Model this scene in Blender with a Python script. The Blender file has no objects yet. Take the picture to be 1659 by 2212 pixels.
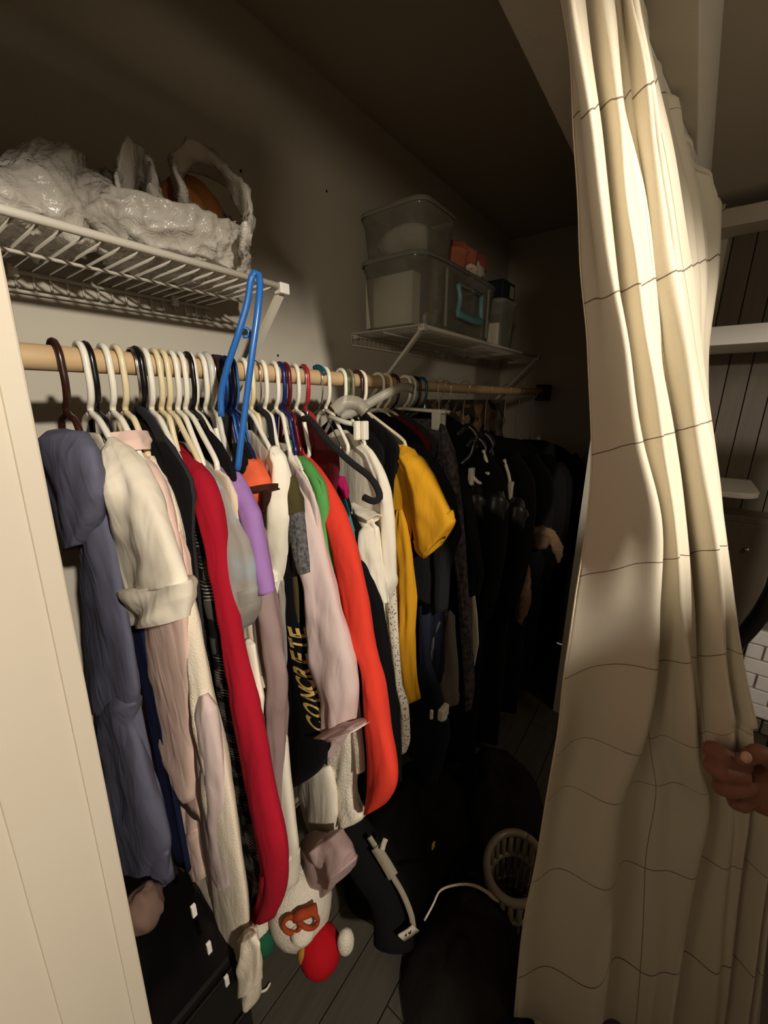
import bpy, math, random
import numpy as np
from mathutils import Vector, noise
from mathutils.bvhtree import BVHTree
random.seed(7)
SC = bpy.context.scene
COL = SC.collection

# ------------------------------------------------------------------ camera, world, light
F, CX, CY, H = 856.0, 829.5, 1106.0, 1.6
PITCH, YAW = math.radians(15.7), math.radians(37)
cp, sp, cyw, syw = math.cos(PITCH), math.sin(PITCH), math.cos(YAW), math.sin(YAW)
cam = bpy.data.cameras.new('camera')
cam.sensor_fit = 'VERTICAL'; cam.sensor_height = 24.0
cam.lens = 24.0 * F / 2212.0
cam.clip_start = 0.02
co = bpy.data.objects.new('camera', cam); COL.objects.link(co)
co.location = (0, 0, H)
co.rotation_euler = (math.pi/2 - PITCH, 0, YAW - math.pi/2)
SC.camera = co
w = bpy.data.worlds.new('room_dimness'); SC.world = w; w.use_nodes = True
w.node_tree.nodes['Background'].inputs[0].default_value = (1.0, 0.80, 0.58, 1)
w.node_tree.nodes['Background'].inputs[1].default_value = 0.12
ld = bpy.data.lights.new('ceiling_lamp', 'SPOT')
ld.energy = 120; ld.color = (1.0, 0.91, 0.79); ld.shadow_soft_size = 0.03
ld.spot_size = math.radians(175); ld.spot_blend = 0.15
lo = bpy.data.objects.new('ceiling_lamp', ld); COL.objects.link(lo)
lo.location = (-0.14, -0.92, 2.10)
l2 = bpy.data.lights.new('closet_fill', 'SPOT'); l2.energy = 26; l2.spot_size = math.radians(44); l2.spot_blend = .6; l2.color = (1.0, 0.86, 0.66); l2.shadow_soft_size = 0.10  # added fill spot with no known source, brightens the deep closet
lo2 = bpy.data.objects.new('closet_fill', l2); COL.objects.link(lo2); lo2.location = (-1.0, -0.42, 2.0)
lo2.rotation_euler = Vector((2.35, 1.30, .02)).to_track_quat('-Z', 'Y').to_euler()
l3 = bpy.data.lights.new('room_fill', 'POINT'); l3.energy = 9; l3.color = (1.0, 0.88, 0.72); l3.shadow_soft_size = 0.06  # unseen point light added to lift the ceiling and right background
lo3 = bpy.data.objects.new('room_fill', l3); COL.objects.link(lo3); lo3.location = (1.25, -1.35, 2.08)
SC.view_settings.view_transform = 'Standard'; SC.view_settings.look = 'None'
SC.view_settings.gamma = 1; SC.view_settings.use_curve_mapping = False
SC.view_settings.exposure = 0.0

# ------------------------------------------------------------------ geometry of sight lines (the measured room)
def D(px, py):
    x = (px-CX)/F; y = (CY-py)/F
    hf = cp+y*sp; up = y*cp-sp
    return np.array((cyw*hf+syw*x, syw*hf-cyw*x, up))
O = np.array((0., 0., H))
def P(px, py, X=None, Y=None, Z=None, t=None):
    d = D(px, py)
    if t is None:
        t = X/d[0] if X is not None else Y/d[1] if Y is not None else (Z-H)/d[2]
    return O + d*t
def PP(px, py, hx, m):                      # on a garment's upright plane  X = hx + m (Y - .73)
    d = D(px, py); q = d[0]-m*d[1]
    t = (hx-.73*m)/q if q > 1e-6 else 9
    return O + d*min(max(t, .42), .98/d[1] if d[1] > .2 else 3)
def slope_at(hx): return float(np.interp(hx, [.2, .26, .33, .42, .6, .7, .8, .9, 1.2], [.03, .07, .14, .20, .34, .35, .26, .06, .0]))

# ------------------------------------------------------------------ materials
def lin(c):
    return tuple(((v/255)/12.92 if v/255 <= .04045 else ((v/255+.055)/1.055)**2.4) for v in c) + (1,)
MATS = {}
def nt(name):
    m = bpy.data.materials.new(name); m.use_nodes = True
    return m, m.node_tree, m.node_tree.nodes['Principled BSDF']
def mat(name, c, rough=.6, metal=0, bump=0, bscale=200, vary=.08, vscale=6, spec=.5, sheen=0):
    if name in MATS: return MATS[name]
    m, t, b = nt(name); N, L = t.nodes, t.links
    b.inputs['Roughness'].default_value = rough; b.inputs['Metallic'].default_value = metal
    b.inputs['Specular IOR Level'].default_value = spec
    if sheen: b.inputs['Sheen Weight'].default_value = sheen
    tc = N.new('ShaderNodeTexCoord')
    n = N.new('ShaderNodeTexNoise'); n.inputs['Scale'].default_value = vscale; n.inputs['Detail'].default_value = 4
    L.new(tc.outputs['Object'], n.inputs['Vector'])
    mx = N.new('ShaderNodeMix'); mx.data_type = 'RGBA'
    a = lin(c)
    mx.inputs[6].default_value = tuple(v*(1-vary) for v in a[:3])+(1,)
    mx.inputs[7].default_value = tuple(min(1, v*(1+vary)) for v in a[:3])+(1,)
    L.new(n.outputs['Fac'], mx.inputs[0]); L.new(mx.outputs[2], b.inputs['Base Color'])
    if bump:
        n2 = N.new('ShaderNodeTexNoise'); n2.inputs['Scale'].default_value = bscale; n2.inputs['Detail'].default_value = 3
        L.new(tc.outputs['Object'], n2.inputs['Vector'])
        bp = N.new('ShaderNodeBump'); bp.inputs['Strength'].default_value = bump; bp.inputs['Distance'].default_value = .003
        L.new(n2.outputs['Fac'], bp.inputs['Height']); L.new(bp.outputs['Normal'], b.inputs['Normal'])
    if name.startswith('cloth_'):                     # soft rumples running down the fabric
        mp = N.new('ShaderNodeMapping'); mp.inputs['Scale'].default_value = (34, 34, 9); L.new(tc.outputs['Object'], mp.inputs[0])
        n3 = N.new('ShaderNodeTexNoise'); n3.inputs['Scale'].default_value = 1; n3.inputs['Detail'].default_value = 1; n3.inputs['Distortion'].default_value = .8
        L.new(mp.outputs[0], n3.inputs['Vector'])
        b3 = N.new('ShaderNodeBump'); b3.inputs['Strength'].default_value = .26; b3.inputs['Distance'].default_value = .012
        L.new(n3.outputs['Fac'], b3.inputs['Height'])
        if bump: L.new(b3.outputs['Normal'], bp.inputs['Normal'])
        else: L.new(b3.outputs['Normal'], b.inputs['Normal'])
    MATS[name] = m
    return m
def cloth(name, c, bump=.12, bscale=700, rough=.92, vary=.10, sheen=.0):
    return mat('cloth_'+name, c, rough, 0, bump, bscale, vary, 9, .15, sheen)
def mathn(t, op, a, b=None):
    n = t.nodes.new('ShaderNodeMath'); n.operation = op
    for i, v in enumerate((a, b)):
        if v is None: continue
        if isinstance(v, (int, float)): n.inputs[i].default_value = v
        else: t.links.new(v, n.inputs[i])
    return n.outputs[0]
def mixc(t, f, a, b):
    mx = t.nodes.new('ShaderNodeMix'); mx.data_type = 'RGBA'
    for i, v in ((0, f), (6, a), (7, b)):
        if isinstance(v, (int, float, tuple)): mx.inputs[i].default_value = v
        else: t.links.new(v, mx.inputs[i])
    return mx.outputs[2]
def plaid_mat():
    m, t, b = nt('cloth_plaid'); b.inputs['Roughness'].default_value = .95; b.inputs['Specular IOR Level'].default_value = .1
    tc = t.nodes.new('ShaderNodeTexCoord'); sx = t.nodes.new('ShaderNodeSeparateXYZ')
    n = t.nodes.new('ShaderNodeTexNoise'); n.inputs['Scale'].default_value = 30; n.inputs['Detail'].default_value = 4
    t.links.new(tc.outputs['Object'], n.inputs['Vector'])
    t.links.new(tc.outputs['Object'], sx.inputs[0])
    def stripes(axis, freq, thr):
        v = mathn(t, 'MULTIPLY', axis, freq); v = mathn(t, 'ADD', v, mathn(t, 'MULTIPLY', n.outputs['Fac'], .35)); v = mathn(t, 'FRACT', v)
        return mathn(t, 'LESS_THAN', v, thr)
    hz = stripes(sx.outputs['Z'], 170, .36); big = stripes(sx.outputs['Z'], 15, .5)
    vt = stripes(sx.outputs['Y'], 26, .4)
    base = mixc(t, mathn(t, 'MULTIPLY', big, vt), lin((20, 19, 18)), lin((70, 68, 62)))
    n3 = t.nodes.new('ShaderNodeTexNoise'); n3.inputs['Scale'].default_value = 34; n3.inputs['Detail'].default_value = 2; t.links.new(tc.outputs['Object'], n3.inputs['Vector'])
    pat = mathn(t, 'MULTIPLY', mathn(t, 'SUBTRACT', n3.outputs['Fac'], .47), 5.0); pat = mathn(t, 'MINIMUM', mathn(t, 'MAXIMUM', pat, 0), 1)
    c = mixc(t, mathn(t, 'MULTIPLY', mathn(t, 'MULTIPLY', hz, pat), .55), base, lin((205, 196, 178)))
    t.links.new(c, b.inputs['Base Color']); return m
def noise_mat(name, c1, c2, scale, lo_, hi_, rough=.9):
    m, t, b = nt(name); b.inputs['Roughness'].default_value = rough; b.inputs['Specular IOR Level'].default_value = .15
    tc = t.nodes.new('ShaderNodeTexCoord'); n = t.nodes.new('ShaderNodeTexNoise'); n.inputs['Scale'].default_value = scale; n.inputs['Detail'].default_value = 3
    t.links.new(tc.outputs['Object'], n.inputs['Vector'])
    r = t.nodes.new('ShaderNodeMapRange'); r.inputs[1].default_value = lo_; r.inputs[2].default_value = hi_
    t.links.new(n.outputs['Fac'], r.inputs[0])
    t.links.new(mixc(t, r.outputs[0], lin(c1), lin(c2)), b.inputs['Base Color']); return m
def dots_mat(name, c1, c2, scale, r_):
    m, t, b = nt(name); b.inputs['Roughness'].default_value = .9
    tc = t.nodes.new('ShaderNodeTexCoord'); n = t.nodes.new('ShaderNodeTexVoronoi'); n.inputs['Scale'].default_value = scale
    t.links.new(tc.outputs['Object'], n.inputs['Vector'])
    t.links.new(mixc(t, mathn(t, 'LESS_THAN', n.outputs['Distance'], r_), lin(c1), lin(c2)), b.inputs['Base Color']); return m
def stripe_mat(name, c1, c2, freq, thr):
    m, t, b = nt(name); b.inputs['Roughness'].default_value = .9
    tc = t.nodes.new('ShaderNodeTexCoord'); sx = t.nodes.new('ShaderNodeSeparateXYZ'); t.links.new(tc.outputs['Object'], sx.inputs[0])
    v = mathn(t, 'FRACT', mathn(t, 'MULTIPLY', sx.outputs['Z'], freq))
    t.links.new(mixc(t, mathn(t, 'LESS_THAN', v, thr), lin(c1), lin(c2)), b.inputs['Base Color']); return m
def clear_mat(name, c, milky=.35, rough=.25, crinkle=0):
    m, t, b = nt(name); t.nodes.remove(b); out = t.nodes['Material Output']
    tr = t.nodes.new('ShaderNodeBsdfTransparent'); tr.inputs[0].default_value = (.93, .95, .94, 1)
    df = t.nodes.new('ShaderNodeBsdfDiffuse'); df.inputs[0].default_value = lin(c)
    gl = t.nodes.new('ShaderNodeBsdfGlossy'); gl.inputs['Roughness'].default_value = rough
    a = t.nodes.new('ShaderNodeMixShader'); a.inputs[0].default_value = milky
    t.links.new(tr.outputs[0], a.inputs[1]); t.links.new(df.outputs[0], a.inputs[2])
    f = t.nodes.new('ShaderNodeFresnel'); f.inputs[0].default_value = 1.4
    if crinkle:
        f.inputs[0].default_value = 1.55
        tc = t.nodes.new('ShaderNodeTexCoord'); n = t.nodes.new('ShaderNodeTexNoise'); n.inputs['Scale'].default_value = 38; n.inputs['Detail'].default_value = 3; n.inputs['Distortion'].default_value = 1.2
        t.links.new(tc.outputs['Object'], n.inputs['Vector'])
        q = mathn(t, 'ABSOLUTE', mathn(t, 'SUBTRACT', n.outputs['Fac'], .5))
        bp = t.nodes.new('ShaderNodeBump'); bp.inputs['Strength'].default_value = crinkle; bp.inputs['Distance'].default_value = .02; t.links.new(q, bp.inputs['Height'])
        for k in (df, gl, f): t.links.new(bp.outputs[0], k.inputs['Normal'])
    b2 = t.nodes.new('ShaderNodeMixShader'); t.links.new(f.outputs[0], b2.inputs[0]); t.links.new(a.outputs[0], b2.inputs[1]); t.links.new(gl.outputs[0], b2.inputs[2])
    t.links.new(b2.outputs[0], out.inputs[0]); return m
def curtain_mat():
    m, t, b = nt('cloth_curtain_windowpane'); b.inputs['Roughness'].default_value = .75; b.inputs['Specular IOR Level'].default_value = .3
    uv = t.nodes.new('ShaderNodeUVMap'); sx = t.nodes.new('ShaderNodeSeparateXYZ'); t.links.new(uv.outputs[0], sx.inputs[0])
    def line(ax, wd):
        v = mathn(t, 'FRACT', ax); return mathn(t, 'LESS_THAN', mathn(t, 'ABSOLUTE', mathn(t, 'SUBTRACT', v, .5)), wd)
    g = mathn(t, 'MAXIMUM', line(sx.outputs['X'], .003), line(sx.outputs['Y'], .0048))
    n = t.nodes.new('ShaderNodeTexNoise'); n.inputs['Scale'].default_value = 900; tc = t.nodes.new('ShaderNodeTexCoord'); t.links.new(tc.outputs['Object'], n.inputs['Vector'])
    base = mixc(t, n.outputs['Fac'], lin((222, 211, 188)), lin((236, 227, 206)))
    c = mixc(t, g, base, lin((128, 112, 94)))
    t.links.new(c, b.inputs['Base Color'])
    bp = t.nodes.new('ShaderNodeBump'); bp.inputs['Strength'].default_value = .15; bp.inputs['Distance'].default_value = .002
    t.links.new(n.outputs['Fac'], bp.inputs['Height']); t.links.new(bp.outputs[0], b.inputs['Normal'])
    tl = t.nodes.new('ShaderNodeBsdfTranslucent'); t.links.new(c, tl.inputs[0])
    mx = t.nodes.new('ShaderNodeMixShader'); mx.inputs[0].default_value = .12
    t.links.new(b.outputs[0], mx.inputs[1]); t.links.new(tl.outputs[0], mx.inputs[2]); t.links.new(mx.outputs[0], t.nodes['Material Output'].inputs[0])
    return m
def wood_mat(name, c1, c2, scale=(1, 12, 12), rough=.55):
    m, t, b = nt(name); b.inputs['Roughness'].default_value = rough; b.inputs['Specular IOR Level'].default_value = .3
    tc = t.nodes.new('ShaderNodeTexCoord'); mp = t.nodes.new('ShaderNodeMapping'); mp.inputs['Scale'].default_value = scale
    n = t.nodes.new('ShaderNodeTexNoise'); n.inputs['Scale'].default_value = 4; n.inputs['Detail'].default_value = 6
    t.links.new(tc.outputs['Object'], mp.inputs[0]); t.links.new(mp.outputs[0], n.inputs['Vector'])
    t.links.new(mixc(t, n.outputs['Fac'], lin(c1), lin(c2)), b.inputs['Base Color']); return m

M_WALL = mat('painted_wall', (198, 190, 174), .85, 0, .12, 120, .05, 3, .2)
M_CEIL = mat('painted_ceiling', (176, 166, 148), .95, 0, .15, 90, .05, 3, .1)
M_TRIM = mat('painted_trim', (194, 183, 164), .55, 0, .05, 60, .05, 5, .4)
M_WIRE = mat('white_wire', (215, 208, 192), .45, 0, 0, 1, .05)
M_ROD = wood_mat('rod_wood', (182, 150, 108), (214, 186, 144), (2, 14, 14), .5)
M_FLOOR = wood_mat('floor_planks', (62, 58, 50), (86, 80, 68), (1.5, 14, 14), .6)
M_PANEL = wood_mat('grey_board', (84, 74, 62), (104, 94, 80), (10, 10, 1), .6)
M_BRICK = mat('white_brick', (205, 198, 190), .7, 0, .3, 60, .06, 12)
M_MORTAR = mat('brick_mortar', (120, 112, 104), .9)
M_GLOSS = mat('white_gloss', (232, 228, 218), .22, 0, 0, 1, .02)
M_BLACKP = mat('black_plastic', (14, 13, 13), .25, 0, 0, 1, .05)
M_STEEL = mat('steel', (190, 186, 178), .22, 1, 0, 1, .03)
M_SKIN = mat('skin', (132, 86, 68), .55, 0, .25, 90, .12, 30, .35)
M_BLK = cloth('black', (15, 15, 17))
M_GOLD = mat('gold_foil', (236, 200, 118), .3, .25, .1, 60, .05)
M_BAG = None

# ------------------------------------------------------------------ builders
def mesh_obj(name, V, Fc, m, parent=None, smooth=True):
    me = bpy.data.meshes.new(name)
    me.from_pydata([tuple(map(float, v)) for v in V], [], [tuple(f) for f in Fc])
    if m is not None:
        for k in (m if isinstance(m, (list, tuple)) else [m]): me.materials.append(k)
    if smooth: me.polygons.foreach_set('use_smooth', [True]*len(me.polygons))
    me.update()
    o = bpy.data.objects.new(name, me); COL.objects.link(o)
    if parent is not None: attach(o, parent)
    return o
def wpos(o):
    v = Vector(o.location)
    if o.parent: v += wpos(o.parent)
    return v
def attach(o, parent):
    o.parent = parent; o.location = Vector(o.location) - wpos(parent)
def tag(o, label=None, cat=None, group=None, kind=None):
    if label: o['label'] = label
    if cat: o['category'] = cat
    if group: o['group'] = group
    if kind: o['kind'] = kind
    return o
def thing(name, label, cat, loc=(0, 0, 0), group=None):
    o = bpy.data.objects.new(name, None); COL.objects.link(o); o.location = tuple(map(float, loc)); o.empty_display_size = .05
    return tag(o, label, cat, group)
class MB:
    def __init__(s): s.v = []; s.f = []
    def add(s, V, Fc):
        k = len(s.v); s.v += [tuple(map(float, x)) for x in V]; s.f += [tuple(i+k for i in f) for f in Fc]; return s
    def build(s, name, m, parent=None, smooth=True): return mesh_obj(name, s.v, s.f, m, parent, smooth)
def box_vf(x0, x1, y0, y1, z0, z1, bev=0.0):
    if bev <= 0:
        V = [(x, y, z) for x in (x0, x1) for y in (y0, y1) for z in (z0, z1)]
        return V, [(0, 1, 3, 2), (4, 6, 7, 5), (0, 4, 5, 1), (2, 3, 7, 6), (0, 2, 6, 4), (1, 5, 7, 3)]
    import bmesh
    bm = bmesh.new(); V, Fc = box_vf(x0, x1, y0, y1, z0, z1)
    vs = [bm.verts.new(v) for v in V]
    for f in Fc: bm.faces.new([vs[i] for i in f])
    bmesh.ops.bevel(bm, geom=bm.edges[:], offset=bev, segments=2, affect='EDGES', profile=.5)
    bm.verts.index_update()
    V2 = [v.co[:] for v in bm.verts]; F2 = [[v.index for v in f.verts] for f in bm.faces]; bm.free()
    return V2, F2
def box(name, x0, x1, y0, y1, z0, z1, m, parent=None, bev=.0):
    return mesh_obj(name, *box_vf(x0, x1, y0, y1, z0, z1, bev), m, parent, smooth=False)
def struct(o): o['kind'] = 'structure'; return o
def loft(rings, cap=True, closed=True):
    n = len(rings[0]); V = np.concatenate(rings); Fc = []
    for i in range(len(rings)-1):
        for j in range(n if closed else n-1):
            a, b = i*n+j, i*n+(j+1) % n
            Fc.append((a, b, b+n, a+n))
    if cap and closed:
        Fc.append(tuple(range(n-1, -1, -1))); Fc.append(tuple(range((len(rings)-1)*n, len(rings)*n)))
    return V, Fc
def tube_vf(pts, r, n=8, cap=True):
    pts = np.array(pts, float); k = len(pts)
    r = np.full(k, r) if np.isscalar(r) else np.array(r, float)
    T = np.gradient(pts, axis=0); T /= np.linalg.norm(T, axis=1)[:, None]+1e-12
    u = np.cross(T[0], (0, 0, 1.)) if abs(T[0][2]) < .9 else np.cross(T[0], (1., 0, 0)); u /= np.linalg.norm(u)
    rings = []; a = np.linspace(0, 2*math.pi, n, endpoint=False)
    for i in range(k):
        u = u - T[i]*np.dot(u, T[i]); u /= np.linalg.norm(u)+1e-12; v = np.cross(T[i], u)
        rings.append(pts[i] + r[i]*(np.cos(a)[:, None]*u+np.sin(a)[:, None]*v))
    return loft(rings, cap)
def tube(name, pts, r, m, parent=None, n=8): return mesh_obj(name, *tube_vf(pts, r, n), m, parent)
def smooth_path(pts, n):
    pts = np.array(pts, float); k = len(pts)
    d = np.r_[0, np.cumsum(np.linalg.norm(np.diff(pts, axis=0), axis=1))]
    s = np.linspace(0, d[-1], n); m = np.zeros_like(pts)
    for i in range(k):
        a, b = max(i-1, 0), min(i+1, k-1); m[i] = (pts[b]-pts[a])/max(d[b]-d[a], 1e-9)
    out = np.zeros((n, pts.shape[1]))
    for q, x in enumerate(s):
        i = min(np.searchsorted(d, x, side='right')-1, k-2); h = d[i+1]-d[i]; u = (x-d[i])/max(h, 1e-9)
        out[q] = (2*u**3-3*u*u+1)*pts[i]+(u**3-2*u*u+u)*h*m[i]+(-2*u**3+3*u*u)*pts[i+1]+(u**3-u*u)*h*m[i+1]
    return out
def sphere_vf(c, r, nu=20, nv=12, disp=None):
    V = []; Fc = []
    r = np.array([r, r, r]) if np.isscalar(r) else np.array(r)
    for i in range(nv+1):
        th = math.pi*i/nv
        for j in range(nu):
            ph = 2*math.pi*j/nu
            d = np.array((math.sin(th)*math.cos(ph), math.sin(th)*math.sin(ph), math.cos(th)))
            k = 1 + (disp(d) if disp else 0); V.append(np.array(c)+r*d*k)
    for i in range(nv):
        for j in range(nu):
            a, b = i*nu+j, i*nu+(j+1) % nu; Fc.append((a, a+nu, b+nu, b))
    return V, Fc
def baked(o, mods):
    for kind, kw in mods:
        md = o.modifiers.new(kind.lower(), kind)
        for k, v in kw.items(): setattr(md, k, v)
    dg = bpy.context.evaluated_depsgraph_get(); dg.update()
    me = bpy.data.meshes.new_from_object(o.evaluated_get(dg)); old = o.data
    for md in list(o.modifiers): o.modifiers.remove(md)
    o.data = me; me.name = o.name
    me.polygons.foreach_set('use_smooth', [True]*len(me.polygons)); bpy.data.meshes.remove(old)
    return o

# ------------------------------------------------------------------ the setting
YW = 1.03
struct(box('floor', -.5, 2.62, .03, YW, -.06, -.012, mat('subfloor', (40, 36, 30), .9)))
fl = bpy.data.objects['floor']
for i in range(8):                                      # planks run along the closet
    y0 = YW - (i+1)*.125
    x = -.1 - .3*(i % 3)
    while x < 2.6:
        x1 = min(x+1.25, 2.6)
        pl = box('plank', x+.0015, x1-.0015, y0+.0015, y0+.1235, -.012, random.uniform(-.0012, 0), M_FLOOR, fl, .0015)
        x = x1
struct(box('floor_room', -1.6, 2.62, -3.4, .03, -.06, 0, mat('carpet', (100, 90, 78), .95, 0, .6, 300, .12, 20)))
# unseen wall added behind the camera to shade the lower curtain
dl = struct(box('wall_shade_blocker', .03, .80, -.72, -.64, 0, 1.835, M_WALL, None, .003))
box('blocker_cap', .025, .805, -.73, -.63, 1.835, 1.855, M_TRIM, dl, .003)
box('blocker_base', .025, .805, -.728, -.632, 0, .10, M_TRIM, dl, .003)
struct(box('wall_back', -.5, 2.68, YW, YW+.08, 0, 2.62, M_WALL))
struct(box('wall_end', 2.62, 2.70, -.02, YW, 0, 2.62, M_WALL))
struct(box('wall_left', -.50, -.42, .40, YW, 0, 2.62, M_WALL))
struct(box('ceiling_closet', -.5, 2.68, .09, YW, 2.52, 2.60, M_CEIL))
struct(box('trim_header', -.5, 2.62, .09, .335, 2.18, 2.52, M_WALL, None, .003))
struct(box('ceiling_room', -1.6, 2.70, -3.4, .09, 2.44, 2.52, M_CEIL))
# partition with the casing at the left of the opening; it leans a little as in the old house
def lean_box(name, x0, x1, y0, y1, m, parent=None, bev=.002):
    V, Fc = box_vf(x0, x1, y0, y1, 0, 2.18, bev)
    V = [(v[0] + .030*(v[2]-1.1), v[1], v[2]) for v in V]
    return mesh_obj(name, V, Fc, m, parent, smooth=False)
part = struct(lean_box('wall_partition', -.42, .058, .428, .50, M_WALL))
cas = struct(lean_box('trim_casing', .004, .0735, .4195, .505, M_TRIM, None, .0022))
lean_box('casing_edge', .0600, .0765, .4165, .46, M_TRIM, cas, .0018)
lean_box('casing_panel', -.12, .031, .423, .46, M_TRIM, cas, .0015)
# room end wall: beam over a wall of grey boards, white brick below
we = struct(box('wall_room', 2.62, 2.70, -2.2, -.02, 0, 2.44, mat('board_gap', (26, 22, 18), .9)))
for i in range(14):
    y1 = -.024 - i*.083
    box('board', 2.598, 2.62, y1-.0795, y1, 0, 2.36, M_PANEL, we, .002)
struct(box('trim_beam', 2.45, 2.62, -1.4, .085, 2.315, 2.385, M_TRIM, None, .003))
struct(box('wall_front', 1.95, 2.62, .09, .335, 0, 2.18, M_WALL))
wb = struct(box('wall_brick', 2.42, 2.50, -1.0, -.40, 0, .55, M_MORTAR))
for r in range(7):
    for c in range(8):
        y1 = -.402 - c*.13 + (.065 if r % 2 else 0)
        y0 = max(y1-.122, -1.0); y1 = min(y1, -.402)
        if y1-y0 > .02: box('brick', 2.405+random.uniform(0, .004), 2.43, y0, y1, .005+r*.078, .005+r*.078+.071, M_BRICK, wb, .004)
# two sloping raised strips in wall paint on the closet's end wall
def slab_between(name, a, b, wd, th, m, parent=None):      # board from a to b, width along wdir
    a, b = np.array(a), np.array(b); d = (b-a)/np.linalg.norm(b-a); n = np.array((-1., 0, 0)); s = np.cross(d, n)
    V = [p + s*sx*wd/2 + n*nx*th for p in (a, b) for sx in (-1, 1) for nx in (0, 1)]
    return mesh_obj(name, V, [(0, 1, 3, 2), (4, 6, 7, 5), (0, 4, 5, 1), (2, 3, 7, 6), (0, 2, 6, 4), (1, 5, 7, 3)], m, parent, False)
struct(slab_between('slope_strip', P(1120, 1140, X=2.62), P(1330, 860, X=2.62), .11, .022, M_WALL))
struct(slab_between('slope_strip_edge', P(1160, 1150, X=2.62), P(1360, 880, X=2.62), .02, .035, M_WALL))
# nail holes left in the back wall
for px, py in ((520, 370), (705, 413), (600, 768)):
    c = P(px, py, Y=YW)
    V, Fc = tube_vf([(c[0], YW-.0015, c[2]), (c[0], YW+.003, c[2])], .0035, 10)
    mesh_obj('nail_hole', V, Fc, M_BLACKP, bpy.data.objects['wall_back'])
c = P(440, 852, Y=YW)
o = thing('wall_outlet', 'small white wall plate with a dark green corner behind the rod', 'outlet', (c[0], YW, c[2]))
box('plate', c[0]-.034, c[0]+.034, YW-.006, YW, c[2]-.055, c[2]+.055, M_GLOSS, o, .002)
box('socket', c[0]-.016, c[0]+.016, YW-.009, YW-.004, c[2]-.034, c[2]-.008, mat('dark_green', (18, 48, 40), .4), o, .001)
box('socket', c[0]-.016, c[0]+.016, YW-.009, YW-.004, c[2]+.008, c[2]+.034, M_GLOSS, o, .001)

# ------------------------------------------------------------------ clothes rod
RY, RZ = .73, 1.656
rp = [(-.42, RY, 1.657), (.3, RY, 1.657), (.9, RY, 1.651), (1.5, RY, 1.645), (2.1, RY, 1.646), (2.50, RY, 1.655)]
rod = tag(tube('closet_rod', smooth_path(rp, 40), .0175, M_ROD, None, 24), 'pale round wooden rod carrying all the hangers along the closet', 'rod')
def rodz(x): return float(np.interp(x, [p[0] for p in rp], [p[2] for p in rp]))
tag(box('rod_bracket', 2.495, 2.62, .70, .76, 1.60, 1.69, mat('bracket_wood', (70, 52, 38), .8), None, .004), 'dark wooden block holding the far end of the rod', 'bracket')

# ------------------------------------------------------------------ wire shelves
def wire_shelf(x0, x1, label, braces):
    zt = 1.83
    t = thing('wire_shelf', label, 'shelf', (x0, YW, zt))
    mb = MB(); mb.add(*tube_vf([(x0-.003, RY, zt), (x1+.003, RY, zt)], .0066, 8)); mb.build('front_rail', M_WIRE, t)
    tube('lip_rail', [(x0, YW-.006, zt-.036), (x1, YW-.006, zt-.036)], .0032, M_WIRE, t)
    tube('back_rail', [(x0, YW-.008, zt-.004), (x1, YW-.008, zt-.004)], .004, M_WIRE, t)
    tube('middle_rail', [(x0, .88, zt-.007), (x1, .88, zt-.007)], .003, M_WIRE, t)
    x = x0; wm = None
    while x <= x1+.001:
        if wm is None:
            V, Fc = tube_vf([(0, RY, .002), (0, YW-.012, .002), (0, YW-.006, -.004), (0, YW-.006, -.036)], .0022, 6)
            w_ = mesh_obj('wire', V, Fc, M_WIRE); wm = w_.data
        else:
            w_ = bpy.data.objects.new('wire', wm); COL.objects.link(w_)
        w_.location = (x, 0, zt); attach(w_, t); x += .0262
    for bx in braces:
        V, Fc = loft([np.array([(bx-.008, y-dy, z-dz), (bx+.008, y-dy, z-dz), (bx+.008, y+dy, z+dz), (bx-.008, y+dy, z+dz)]) for (y, z, dy, dz) in ((RY+.006, zt-.008, .003, .004), (YW-.004, zt-.30, .003, .004))])
        mesh_obj('brace', V, Fc, M_WIRE, t, False)
        box('brace_clip', bx-.012, bx+.012, RY-.008, RY+.014, zt-.014, zt+.007, M_GLOSS, t, .002)
        box('brace_foot', bx-.011, bx+.011, YW-.008, YW, zt-.33, zt-.28, M_WIRE, t, .002)
    k = x0+.02
    while k < x1:
        box('wall_clip', k-.008, k+.008, YW-.016, YW, zt-.014, zt+.008, M_GLOSS, t, .002); k += .29
    return t
wire_shelf(-.36, .625, 'white wire shelf holding the plastic shopping bags at left', (.615,))
wire_shelf(1.165, 2.42, 'white wire shelf holding the clear storage boxes at the far end', (1.18, 2.38))

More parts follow.
